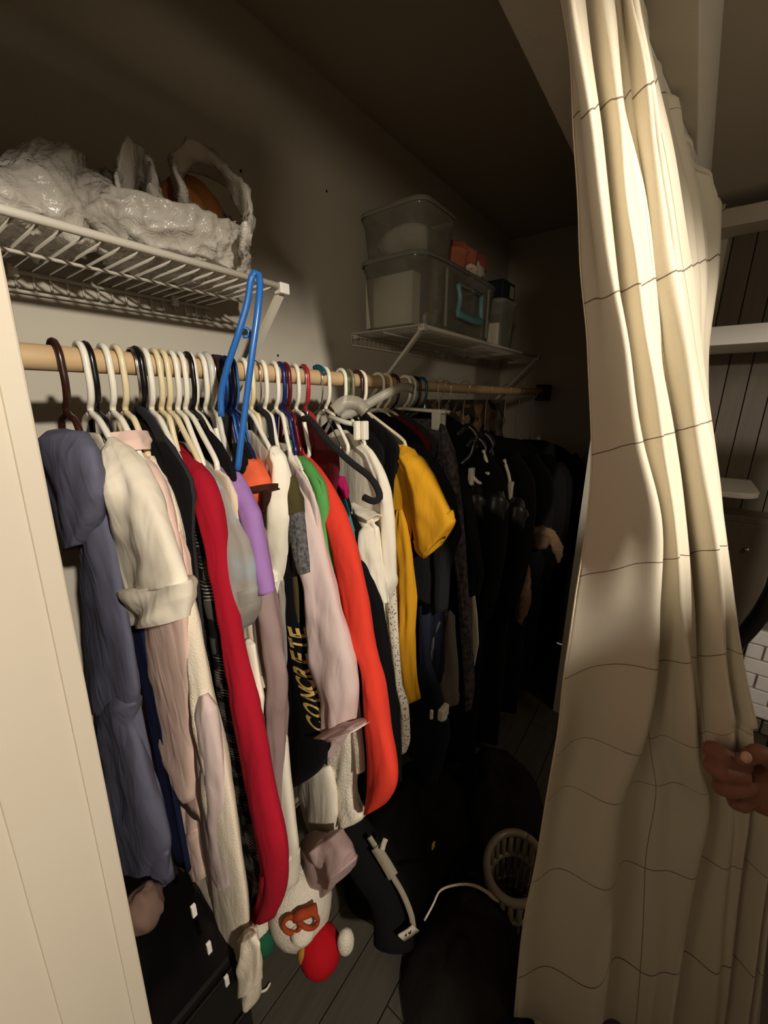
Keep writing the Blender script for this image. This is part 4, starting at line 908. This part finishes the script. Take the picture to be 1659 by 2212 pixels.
tube('latch_top', [(xa, .727, za), (xb, .727, za)], .006, M_BOX, B1)
for x in (1.33, 1.68): box('rib', x-.004, x+.004, .730, .738, 1.85, 2.03, M_LID, B1)
pp = tag(mesh_obj('paper_stack', *box_vf(1.20, 1.25, .79, .985, 1.848, 2.005, .002), mat('paper', (222, 212, 194), .8), None, False), 'stack of white sheets standing inside the large clear box', 'paper')
t = thing('cord_roll', 'cream cord with knotted end inside the front corner of the large clear box', 'cord', (1.235, .80, 1.85))
V, Fc = sphere_vf((1.29, .775, 1.872), (.03, .022, .022), 16, 10, lambda d: .12*math.sin(8*d[0])); mesh_obj('knot', V, Fc, M_GLOSS, t)
tube('cord', smooth_path([(1.29, .775, 1.885), (1.285, .77, 1.93), (1.29, .765, 1.98), (1.30, .765, 2.02)], 16), .009, HC, t)
B2 = clear_box(1.185, 1.42, .745, 1.005, 2.0605, 2.19, 'smaller clear box stacked on top of the large one')
V, Fc = sphere_vf((1.30, .875, 2.118), (.085, .10, .048), 24, 14, lambda d: .15*math.sin(7*d[0]+5*d[1]+3*d[2])); 
tag(mesh_obj('wrapped_bundle', V, Fc, cloth('foggy_white', (196, 190, 176))), 'pale wrapped bundle inside the small top box', 'bundle')
t = thing('cloth_pile', 'salmon and white crumpled clothes piled on the large clear box', 'clothes', (1.58, .86, 2.06))
for nm, c, r, m_, k in (('cloth', (1.525, .83, 2.115), (.085, .09, .055), cloth('salmon', (196, 118, 92)), 1), ('cloth', (1.66, .84, 2.115), (.09, .09, .055), cloth('salmon2', (176, 100, 80)), 2), ('cloth', (1.60, .775, 2.09), (.08, .035, .03), C['white'], 3)):
    V, Fc = sphere_vf(c, r, 26, 16, lambda d: .25*noise.noise(Vector(d)*2.6+Vector((k, 0, 0)))+.1*math.sin(9*d[0]+4*d[2]))
    mesh_obj(nm, V, Fc, m_, t)
B3 = clear_box(1.86, 2.06, .745, 1.0, 1.84, 2.03, 'narrow clear box right of the large one, half in the dark')
tag(box('note_card', 1.812, 1.834, .742, .90, 1.838, 1.93, C['cream'], None, .002), 'cream card standing between the large and the narrow clear box', 'card')
t = thing('dark_box', 'small dark teal carton with a pale label at the right of the shelf', 'box', (2.0, .86, 2.045))
box('carton', 1.90, 2.05, .765, .93, 2.046, 2.125, mat('dark_card', (22, 34, 38), .6), t, .003)
box('label', 1.985, 2.03, .762, .766, 2.06, 2.11, mat('pale_label', (150, 140, 118), .8), t)

# ------------------------------------------------------------------ curtain
crows = [  # py: [(px, t) ...] left edge, ridge, valley, ridge, valley, ridge, front right edge, back layer...
 (0,    [(1216, .40), (1240, .37), (1262, .41), (1312, .38), (1345, .41), (1366, .38), (1374, .42), (1404, 90, .645), (1472, 270, .85), (1552, 430, 1.16)]),
 (130,  [(1232, .41), (1257, .38), (1276, .42), (1328, .39), (1352, .42), (1388, .39), (1398, .43), (1408, 150, .65), (1473, 285, .86), (1553, 436, 1.165)]),
 (300,  [(1243, .43), (1284, .39), (1300, .43), (1346, .40), (1366, .43), (1412, .41), (1434, .44), (1446, .70), (1476, 320, .88), (1554, 442, 1.17)]),
 (440,  [(1251, .45), (1300, .40), (1316, .44), (1364, .41), (1384, .44), (1432, .43), (1456, .46), (1474, .74), (1508, .92), (1555, 452, 1.17)]),
 (600,  [(1258, .48), (1319, .42), (1334, .46), (1386, .43), (1402, .46), (1452, .45), (1482, .48), (1494, .74), (1520, .92), (1547, 1.12)]),
 (760,  [(1272, .51), (1343, .44), (1358, .48), (1408, .45), (1424, .48), (1474, .46), (1504, .49), (1500, .72), (1512, .90), (1522, 1.06)]),
 (950,  [(1280, .56), (1370, .47), (1388, .51), (1438, .48), (1456, .51), (1504, .48), (1535, .50), (1526, .62), (1522, .76), (1520, .86)]),
 (1130, [(1268, .61), (1404, .50), (1422, .54), (1464, .50), (1484, .535), (1532, .50), (1562, .52), (1550, .58), (1540, .68), (1535, .74)]),
 (1300, [(1240, .66), (1400, .555), (1420, .60), (1476, .55), (1500, .575), (1554, .52), (1580, .53), (1570, .57), (1560, .62), (1555, .66)]),
 (1450, [(1215, .70), (1388, .62), (1412, .64), (1486, .585), (1514, .59), (1571, .535), (1597, .54), (1590, .57), (1580, .60), (1576, .62)]),
 (1560, [(1201, .74), (1362, .68), (1404, .68), (1490, .615), (1526, .595), (1585, .545), (1610, .55), (1604, .57), (1596, .59), (1590, .60)]),
 (1630, [(1190, .77), (1335, .74), (1410, .72), (1496, .66), (1540, .61), (1590, .56), (1614, .56), (1616, .575), (1616, .585), (1616, .59)]),
 (1720, [(1177, .81), (1300, .79), (1420, .77), (1520, .74), (1580, .70), (1612, .66), (1640, .64), (1652, .65), (1662, .66), (1672, .67)]),
 (1850, [(1158, .87), (1290, .84), (1400, .84), (1500, .82), (1570, .81), (1606, .79), (1632, .78), (1644, .78), (1650, .78), (1656, .78)]),
 (2000, [(1130, .94), (1280, .92), (1390, .92), (1480, .90), (1552, .89), (1592, .88), (1616, .87), (1628, .87), (1636, .87), (1642, .87)]),
 (2212, [(1110, 1.04), (1260, 1.02), (1370, 1.03), (1450, 1.0), (1530, 1.0), (1570, .98), (1594, .98), (1606, .98), (1614, .98), (1620, .98)]),
]
rows_w = []
crows.insert(0, (-160, [(1196, .395), (1222, .365), (1246, .405), (1294, .375), (1330, .405), (1346, .375), (1352, .415), (1402, 86, .645), (1471, 266, .85), (1551, 428, 1.16)]))
crows.insert(0, (-330, [(1172, .395), (1200, .37), (1226, .40), (1272, .38), (1312, .40), (1322, .38), (1326, .41), (1400, 82, .645), (1470, 262, .85), (1550, 424, 1.16)]))
for py, cs in crows: rows_w.append(np.array([P(c_[0], py, t=c_[1]) if len(c_) == 2 else P(c_[0], c_[1], t=c_[2]) for c_ in cs]))
last = rows_w[-1].copy(); low = last.copy(); low[:, 2] = .012; low[:, :2] += (last[:, :2]-rows_w[-2][:, :2])*np.clip((last[:, 2:]-.012)/(rows_w[-2][:, 2:]-last[:, 2:]), 0, .6)
rows_w.append(low)
R_ = np.array(rows_w)                                   # rows x cols x 3
NC, NR = 150, 190
# resample columns on the index parameter so that folds line up between rows
def col_resample(r):
    k = len(r); s = np.linspace(0, k-1, NC); out = np.zeros((NC, 3)); m = np.zeros_like(r)
    for i in range(k): a_, b_ = max(i-1, 0), min(i+1, k-1); m[i] = (r[b_]-r[a_])/(b_-a_)
    for q, x in enumerate(s):
        i = min(int(x), k-2); u = x-i
        out[q] = (2*u**3-3*u*u+1)*r[i]+(u**3-2*u*u+u)*m[i]+(-2*u**3+3*u*u)*r[i+1]+(u**3-u*u)*m[i+1]
    return out
dense = np.array([col_resample(r) for r in R_])
pyk = np.array([float(r[0]) for r in crows]+[2400.])
G = np.zeros((NR, NC, 3)); pys = np.linspace(-330, 2400, NR)
for j in range(NC):
    pr = dense[:, j]; sm = np.zeros((NR, 3)); m = np.zeros_like(pr); k = len(pr)
    for i in range(k): a_, b_ = max(i-1, 0), min(i+1, k-1); m[i] = (pr[b_]-pr[a_])/(pyk[b_]-pyk[a_])
    for q, y in enumerate(pys):
        i = min(max(np.searchsorted(pyk, y, side='right')-1, 0), k-2); h = pyk[i+1]-pyk[i]; u = (y-pyk[i])/h
        sm[q] = (2*u**3-3*u*u+1)*pr[i]+(u**3-2*u*u+u)*h*m[i]+(-2*u**3+3*u*u)*pr[i+1]+(u**3-u*u)*h*m[i+1]
    G[:, j] = sm
nrm = np.array((-cyw, -syw, 0))
for q in range(NR):                                     # small secondary folds
    for j in range(NC):
        s = j/(NC-1)*9; y = pys[q]; p = G[q, j]
        k = .004*math.sin(s*5.1+.0012*y)+.003*math.sin(s*8.3-.002*y)+.006*noise.noise(Vector((s*1.5, y*.004, 3)))
        if y > 1300: k += min(1, (y-1300)/300)*(.016*math.sin(s*3.9+.002*y)+.010*math.sin(s*6.7+1))*(0.3 if 1560 < y < 1680 and s > 3 else 1)
        if s > 6.5: k += .012*math.sin(s*14)*min(1, s-6.5)
        G[q, j] = p + nrm*k
G[:, :, 2] = np.clip(G[:, :, 2], .012, 2.168)
V = G.reshape(-1, 3); Fc = [(q*NC+j, q*NC+j+1, (q+1)*NC+j+1, (q+1)*NC+j) for q in range(NR-1) for j in range(NC-1)]
vk_y = [-330, 190, 610, 950, 1215, 1435, 1600, 1700, 1880, 2080, 2400]; vk_v = [.4+.1, 1.5, 2.5, 3.5, 4.5, 5.5, 6.5, 7.5, 8.5, 9.5, 10.8]
t = thing('curtain', 'cream windowpane curtain pulled aside to the right of the closet opening', 'curtain', (.55, .1, 0))
cur = mesh_obj('drape', V, Fc, curtain_mat(), t)
uvl = cur.data.uv_layers.new(name='UVMap'); uvd = np.zeros((NR*NC, 2))
dxy = R_
for q in range(NR):
    tilt = np.interp(pys[q], [0, 900, 1500, 2200], [.45, .30, .12, .05])
    for j in range(NC):
        s = j/(NC-1)*9; d = G[q, j]-O; r_ = syw*d[0]-cyw*d[1]; hf = cyw*d[0]+syw*d[1]; dep = hf*cp-d[2]*sp
        pxx = CX+F*r_/max(dep, .05)
        uvd[q*NC+j] = (s*.5+.5, np.interp(pys[q]+tilt*(pxx-1400), vk_y, vk_v))
li = np.zeros(len(cur.data.loops), int); cur.data.loops.foreach_get('vertex_index', li)
uvl.data.foreach_set('uv', uvd[li].ravel())
md = cur.modifiers.new('solid', 'SOLIDIFY'); md.thickness = .0015
# stitched leading edge of the drape
tube('hem_edge', G[::2, 0], .0022, cloth('hem', (226, 212, 184)), t, 6)
cr = thing('curtain_rod', 'thin curtain rod under the header above the closet opening', 'rod', (.2, .125, 2.17))
tube('pole', [(.2, .268, 2.174), (1.78, .040, 2.174)], .005, M_GLOSS, cr)
for x, y in ((.21, .25), (1.77, .06)): box('end_bracket', x-.01, x+.01, y-.04, y+.045, 2.166, 2.18, M_STEEL, cr, .002)

# ------------------------------------------------------------------ hand gripping the curtain
pt = lambda px, py, dt=0: P(px, py, t=.56+dt)
person = thing('person', 'bare hand and wrist from the right gripping the edge of the cream curtain', 'person', pt(1620, 1690))
mb = MB()
mb.add(*tube_vf(smooth_path([pt(1990, 1800, .02), pt(1850, 1765, .015), pt(1745, 1732, .008), pt(1690, 1712, .004), pt(1650, 1700, 0), pt(1615, 1690, 0), pt(1590, 1680, 0)], 26), np.interp(np.linspace(0, 1, 26), [0, .3, .55, .7, .85, 1], [.040, .034, .030, .034, .036, .026]), 18))
fingers = [  # knuckle, middle joint, tip curling round the cloth
 ([(1604, 1650, -.016), (1562, 1632, -.020), (1538, 1618, -.004), (1540, 1632, .020), (1570, 1650, .030)], .0105),
 ([(1600, 1676, -.020), (1560, 1668, -.024), (1540, 1655, -.006), (1544, 1664, .020), (1574, 1678, .030)], .0108),
 ([(1608, 1702, -.020), (1576, 1706, -.024), (1556, 1700, -.006), (1560, 1700, .018), (1588, 1702, .026)], .0102),
 ([(1628, 1728, -.016), (1604, 1738, -.018), (1588, 1734, -.004), (1592, 1728, .014), (1612, 1722, .02)], .0090)]
for pts, r in fingers:
    P3 = [pt(a_, b_, c_) for a_, b_, c_ in pts]
    mb.add(*tube_vf(smooth_path(P3, 22), np.interp(np.linspace(0, 1, 22), [0, .3, .36, .55, 1], [r*1.15, r*.98, r*1.08, r*.95, r*.72]), 14))
    for k in (0, 1): mb.add(*sphere_vf(P3[k], r*1.16, 12, 8))
    mb.add(*sphere_vf(P3[-1], r*.74, 12, 8))
th = [pt(1690, 1668, -.014), pt(1662, 1640, -.026), pt(1636, 1628, -.030), pt(1608, 1640, -.030)]
mb.add(*tube_vf(smooth_path(th, 20), np.interp(np.linspace(0, 1, 20), [0, .5, .75, 1], [.017, .0125, .0125, .009]), 14)); mb.add(*sphere_vf(th[-1], .0092, 12, 8))
mb.add(*sphere_vf(pt(1650, 1700, -.006), (.034, .034, .036), 18, 12))
hand = mb.build('hand', M_SKIN, person)
baked(hand, [('REMESH', dict(mode='VOXEL', voxel_size=.0022)), ('SMOOTH', dict(factor=.5, iterations=5))])
V, Fc = sphere_vf(pt(1612, 1636, -.0385), (.006, .006, .008), 12, 8); mesh_obj('thumbnail', V, Fc, mat('nail', (206, 160, 138), .3), person)

# ------------------------------------------------------------------ right background: white shelves, strap, cabinet
def round_shelf(label, x0, x1, y0, y1, z0, z1, rad):
    t = thing('wall_shelf', label, 'shelf', ((x0+x1)/2, (y0+y1)/2, z0))
    a_ = np.linspace(math.pi, 1.5*math.pi, 14); pl_ = [(x0+rad+rad*math.cos(q), y0+rad+rad*math.sin(q)) for q in a_] + [(x1, y0), (x1, y1), (x0, y1)]
    def rg(z, s=0): 
        c = np.mean(pl_, 0); return np.array([(c[0]+(p[0]-c[0])*(1-s), c[1]+(p[1]-c[1])*(1-s), z) for p in pl_])
    mesh_obj('shelf_board', *loft([rg(z0, .02), rg(z0+.003), rg(z1-.003), rg(z1, .02)]), M_GLOSS, t, False)
    return t
round_shelf('thick glossy white shelf with deep front edge right of the curtain', 2.18, 2.598, -.85, .05, 1.815, 1.885, .06)
round_shelf('thin white shelf with rounded end below the thick white shelf', 2.18, 2.598, -.285, .05, 1.205, 1.228, .09)
round_shelf('lowest white rounded shelf half hidden by the black strap', 2.18, 2.598, -.27, .02, .60, .62, .09)
# dark cabinet door under the shelves
t = thing('cabinet', 'dark grey wooden cabinet with small bright knob behind the curtain edge', 'cabinet', (2.4, -.2, 0))
box('body', 2.43, 2.598, -.40, .05, 0, 1.08, M_PANEL, t, .004)
box('door', 2.415, 2.43, -.395, .045, .05, 1.05, M_PANEL, t, .004)
V, Fc = sphere_vf((2.405, -.31, .93), .011, 14, 10); mesh_obj('knob', V, Fc, M_STEEL, t)
ribbon_pts = [P(1580, 1400, t=1.35), P(1600, 1378, t=1.33), P(1625, 1350, t=1.30), P(1652, 1312, t=1.27), P(1690, 1240, t=1.24)]
tag(tube('hose', smooth_path(ribbon_pts, 30), .024, mat('hose_black', (26, 24, 22), .5), None, 16), 'thick black hose rising at the right edge beside the curtain', 'hose')
t = tag(mesh_obj('storage_crate', *box_vf(1.75, 2.15, -.95, -.50, 0, .30, .01), mat('dark_crate', (34, 28, 24), .6), None, False), 'dark crate on the floor at the lower right edge behind the curtain', 'crate')

# ------------------------------------------------------------------ things on the floor
def mound(name, label, cx, cy, rx, ry, h, m_, seed, cat='clothes', rough=.35):
    n = 44; A = []
    for i in range(n+1):
        r = i/n
        for j in range(n):
            q = 2*math.pi*j/n; x, y = cx+rx*r*math.cos(q), cy+ry*r*math.sin(q)
            p = Vector((x*7+seed, y*7, seed)); hgt = h*(1-r**2.2)*(1+rough*noise.noise(p)+rough*.6*abs(noise.noise(p*2.3)))+.004
            e = 1+.12*noise.noise(Vector((math.cos(q)*2+seed, math.sin(q)*2, 0)))
            A.append((cx+rx*r*e*math.cos(q), cy+ry*r*e*math.sin(q), max(.003, hgt if i < n else .003)))
    Fc = [(i*n+j, i*n+(j+1) % n, (i+1)*n+(j+1) % n, (i+1)*n+j) for i in range(n) for j in range(n)] + [tuple(n*n+j for j in range(n-1, -1, -1))]
    return tag(mesh_obj(name, A, Fc, m_), label, cat)
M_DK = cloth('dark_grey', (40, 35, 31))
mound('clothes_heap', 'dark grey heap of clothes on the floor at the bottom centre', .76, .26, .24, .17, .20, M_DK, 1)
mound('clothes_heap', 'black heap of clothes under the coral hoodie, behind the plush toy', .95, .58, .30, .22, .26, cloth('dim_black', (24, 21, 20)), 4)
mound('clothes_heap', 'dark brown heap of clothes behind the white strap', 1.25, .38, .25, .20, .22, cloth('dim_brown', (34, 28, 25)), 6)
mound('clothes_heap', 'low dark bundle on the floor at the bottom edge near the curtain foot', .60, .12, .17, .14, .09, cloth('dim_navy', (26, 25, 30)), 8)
# black sleeve with white edging and a patch
t = thing('track_jacket', 'black jacket draped to the floor with pale edging and a white patch', 'jacket', P(850, 1950, t=1.0))
V, Fc = tube_vf(smooth_path([P(745, 1770, t=1.08), P(790, 1850, t=1.06), P(835, 1920, t=1.03), P(850, 1990, t=1.0), P(850, 2040, t=.98)], 24), np.interp(np.linspace(0, 1, 24), [0, .4, 1], [.05, .055, .05]), 18)
mesh_obj('sleeve', V, Fc, M_BLK, t)
tn = (-cyw*.03, -syw*.03, .012)
ribbon('edging', [P(798, 1808, t=1.0), P(825, 1850, t=1.0), P(848, 1892, t=.985), P(870, 1930, t=.965), P(888, 1975, t=.95), P(894, 2010, t=.94)], .0065, .002, cloth('dull_white', (150, 140, 120)), t, (-.6, .8, 0))
ribbon('edging_patch', [P(812, 1830, t=.995), P(832, 1862, t=.99), P(850, 1893, t=.98)], .013, .0025, cloth('dull_white', (150, 140, 120)), t, (-.6, .8, 0))
c = P(882, 2018, t=.935); ribbon('patch', [P(866, 2026, t=.932), P(882, 2016, t=.932), P(898, 2004, t=.932)], .014, .002, cloth('patch_white', (196, 186, 166)), t, (0, 0, 1))
ribbon('patch_mark', [P(876, 2022, t=.929), P(880, 2012, t=.929), P(885, 2016, t=.929), P(888, 2008, t=.929)], .0016, .001, M_BLK, t, (0, 0, 1))
ribbon('peak', [P(826, 1835, t=.98), P(829, 1822, t=.98), P(833, 1812, t=.98)], .006, .002, cloth('patch_white', (196, 186, 166)), t, (-.6, .8, 0))
tag(ribbon('strap', [P(918, 1986, t=.93), P(935, 1955, t=.94), P(950, 1925, t=.96), P(985, 1912, t=.98), P(1020, 1912, t=1.0), P(1050, 1926, t=1.02), P(1072, 1946, t=1.04)], .0085, .002, cloth('strap_white', (216, 204, 184)), None, (-.35, -.25, .9)), 'white webbing strap looped over the dark heap of clothes', 'strap')
c = P(936, 1826, t=1.15); tag(mesh_obj('tag', *box_vf(c[0]-.007, c[0]+.007, c[1]-.002, c[1]+.002, c[2]-.011, c[2]+.009, .001), mat('yellow_tag', (206, 172, 58), .5), None, False), 'tiny yellow tag on the black clothes under the navy jeans', 'tag')
c = P(958, 1535, t=1.08)
t = thing('white_clip', 'white plastic clip hanging under the grey joggers', 'clip', c)
mesh_obj('jaw', *box_vf(c[0]-.02, c[0]+.02, c[1]-.008, c[1]+.008, c[2]-.022, c[2]+.012, .004), HW, t, False)
tube('tip', [c+(0, 0, -.02), c+(.004, -.002, -.034)], [.012, .004], HW, t)
mesh_obj('arm', *box_vf(c[0]-.034, c[0]-.026, c[1]-.004+.02, c[1]+.004+.02, c[2]-.016, c[2]+.012, .002), HW, t, False)
# plush toy
c0 = P(670, 1985, t=1.02)
tt = 1.02
t = thing('plush_toy', 'white plush toy in a red cap with brown spectacles lying under the clothes', 'toy', (c0[0], c0[1], .02))
M_PL = mat('plush_white', (226, 216, 196), .98, 0, 1, 260, .08, 40, .05)
def fuzzy(c, r, amp=.05): return sphere_vf(c, r, 26, 18, lambda d: amp*noise.noise(Vector(d)*4)+.02*noise.noise(Vector(d)*16))
V, Fc = fuzzy(P(650, 1950, t=tt), (.085, .075, .11)); mesh_obj('head', V, Fc, M_PL, t)
V, Fc = fuzzy(P(692, 2052, t=.985), (.052, .05, .055), .03); mesh_obj('cap', V, Fc, cloth('cap_red', (176, 18, 30)), t)
V, Fc = fuzzy(P(747, 2034, t=.97), (.022, .02, .034)); mesh_obj('pompom', V, Fc, M_PL, t)
V, Fc = fuzzy(P(655, 2064, t=.965), (.014, .013, .026)); mesh_obj('cap_patch', V, Fc, cloth('ochre', (168, 120, 46)), t)
V, Fc = fuzzy(P(562, 2004, t=.99), (.024, .022, .022)); mesh_obj('mitten_cuff', V, Fc, M_PL, t)
V, Fc = fuzzy(P(572, 2036, t=.985), (.026, .024, .034)); mesh_obj('mitten', V, Fc, cloth('mitten_green', (34, 92, 66)), t)
M_SP = cloth('spectacle_brown', (160, 66, 34))
q = np.linspace(0, 2*math.pi, 20)
Ax, Ay = np.array((syw, -cyw, 0))*.02, np.array((.10, .08, 1))*.022
for px, py in ((630, 1998), (668, 1988)):
    c = P(px, py, t=.925); mesh_obj('spectacle_rim', *tube_vf([c+math.cos(k)*Ax+math.sin(k)*Ay for k in q], .0055, 8), M_SP, t)
tube('spectacle_bridge', smooth_path([P(638, 1982, t=.925), P(650, 1976, t=.918), P(662, 1972, t=.925), P(684, 1962, t=.93)], 14), .011, M_SP, t)
V, Fc = fuzzy(P(655, 2010, t=.94), (.03, .028, .022)); mesh_obj('beard', V, Fc, M_PL, t)
# pink-grey cloth slumped on the toy
t = thing('scarf', 'greyish pink cloth slumped above the white plush toy', 'cloth', P(690, 1870, t=1.02))
for rows, nm in (([(1800, 655, 690), (1840, 650, 715), (1880, 640, 740), (1920, 640, 720), (1945, 655, 690)], 'fold'), ([(690, 1810, 720, 1795), (700, 1850, 745, 1830), (715, 1890, 765, 1860), (712, 1910, 750, 1890)], 'fold')):
    mesh_obj(nm, *sleeve_vf(rows, .52, .25, .035, folds=.4, seed=len(rows)), C['mauve'] if False else cloth('dusty_pink', (178, 152, 146)), t)
# black box with white tabs at lower left
t = thing('storage_tower', 'black storage tower with three small white tabs behind the white casing', 'storage', (.2, .70, 0))
V, Fc = box_vf(-.02, .262, .56, .80, 0, .52, .01); mesh_obj('body', V, Fc, M_BLACKP, t, False)
for i in range(3): box('drawer', .0, .25, .552, .562, .03+i*.165, .175+i*.165, M_BLACKP, t, .004)
for px, py in ((418, 1966), (451, 2046), (489, 2117)):
    c = P(px, py, Y=.549); box('tab', c[0]-.004, c[0]+.004, .545, .551, c[2]-.013, c[2]+.013, M_GLOSS, t, .001)
c = P(312, 1960, t=.78)
V, Fc = sphere_vf(c, (.035, .035, .045), 20, 14, lambda d: .2*noise.noise(Vector(d)*2)); t = tag(mesh_obj('pouch', V, Fc, cloth('dull_rose', (120, 96, 84))), 'dull rose cloth pouch under the slate hoodie beside the casing', 'pouch')
# torn white tie on floor
tag(ribbon('ribbon', [P(548, 2128, Z=.006), P(560, 2142, Z=.006), P(575, 2138, Z=.006), P(584, 2124, Z=.006)], .004, .002, C['white'], None), 'curled white ribbon end under the cream cardigan hem', 'ribbon')
# laundry basket by the curtain foot
t = thing('laundry_basket', 'cream plastic basket with oblong slots half hidden by the curtain foot', 'basket', (1.05, .27, 0))
M_BK = pl('dull_cream', (150, 138, 116))
a_ = np.linspace(0, 2*math.pi, 56)
def bring(z, s): return [(0.945+.10*s*math.cos(q_), .205+.08*s*math.sin(q_), z) for q_ in a_]
for z, s, r in ((.225, 1.04, .012), (.14, .97, .010), (.05, .9, .009), (.012, .86, .01)): tube('rim', bring(z, s), r, M_BK, t)
for i in range(22):
    q_ = 2*math.pi*i/22
    tube('rib', [(0.945+.10*s*math.cos(q_), .205+.08*s*math.sin(q_), z) for z, s in ((.012, .86), (.05, .9), (.14, .97), (.225, 1.04))], .0085, M_BK, t, 8)
# slipper
t = thing('slipper', 'cream slipper with dark strap hole on the floor at the curtain foot', 'shoe', (.84, .06, 0))
c = P(1200, 2140, Z=.03)
V, Fc = sphere_vf(c, (.05, .04, .028), 22, 14); mesh_obj('upper', V, Fc, cloth('slipper', (168, 150, 122)), t)
V, Fc = sphere_vf(c+(-.012, .0, .016), (.022, .014, .014), 14, 10); mesh_obj('opening', V, Fc, M_BLK, t)

# repeats of a kind carry one group phrase
GROUPS = dict(hanger='hangers on the closet rod', coat='black coats at the far end of the rod', top='plain tops squeezed between the garments',
              shopping_bag='plastic bags on the left shelf', storage_box='clear boxes on the right shelf', belt='belts looped above the clip hangers',
              clip_hanger='clip hangers with bikini tops', wire_shelf='wire shelves in the closet', wall_shelf='white shelves right of the curtain',
              clothes_heap='heaps of clothes on the closet floor', tee='tees on the closet rod', hoodie='hoodies on the closet rod',
              jacket='jackets on the closet rod', denim_jacket='denim jackets on the closet rod', long_sleeve_top='long-sleeved tops on the closet rod', camisole='narrow tops beside the blue hanger')
for o in bpy.data.objects:
    k = o.name.split('.')[0]
    if o.parent is None and k in GROUPS and o.get('label') and 'taupe' not in o['label']:
        o['group'] = GROUPS[k]
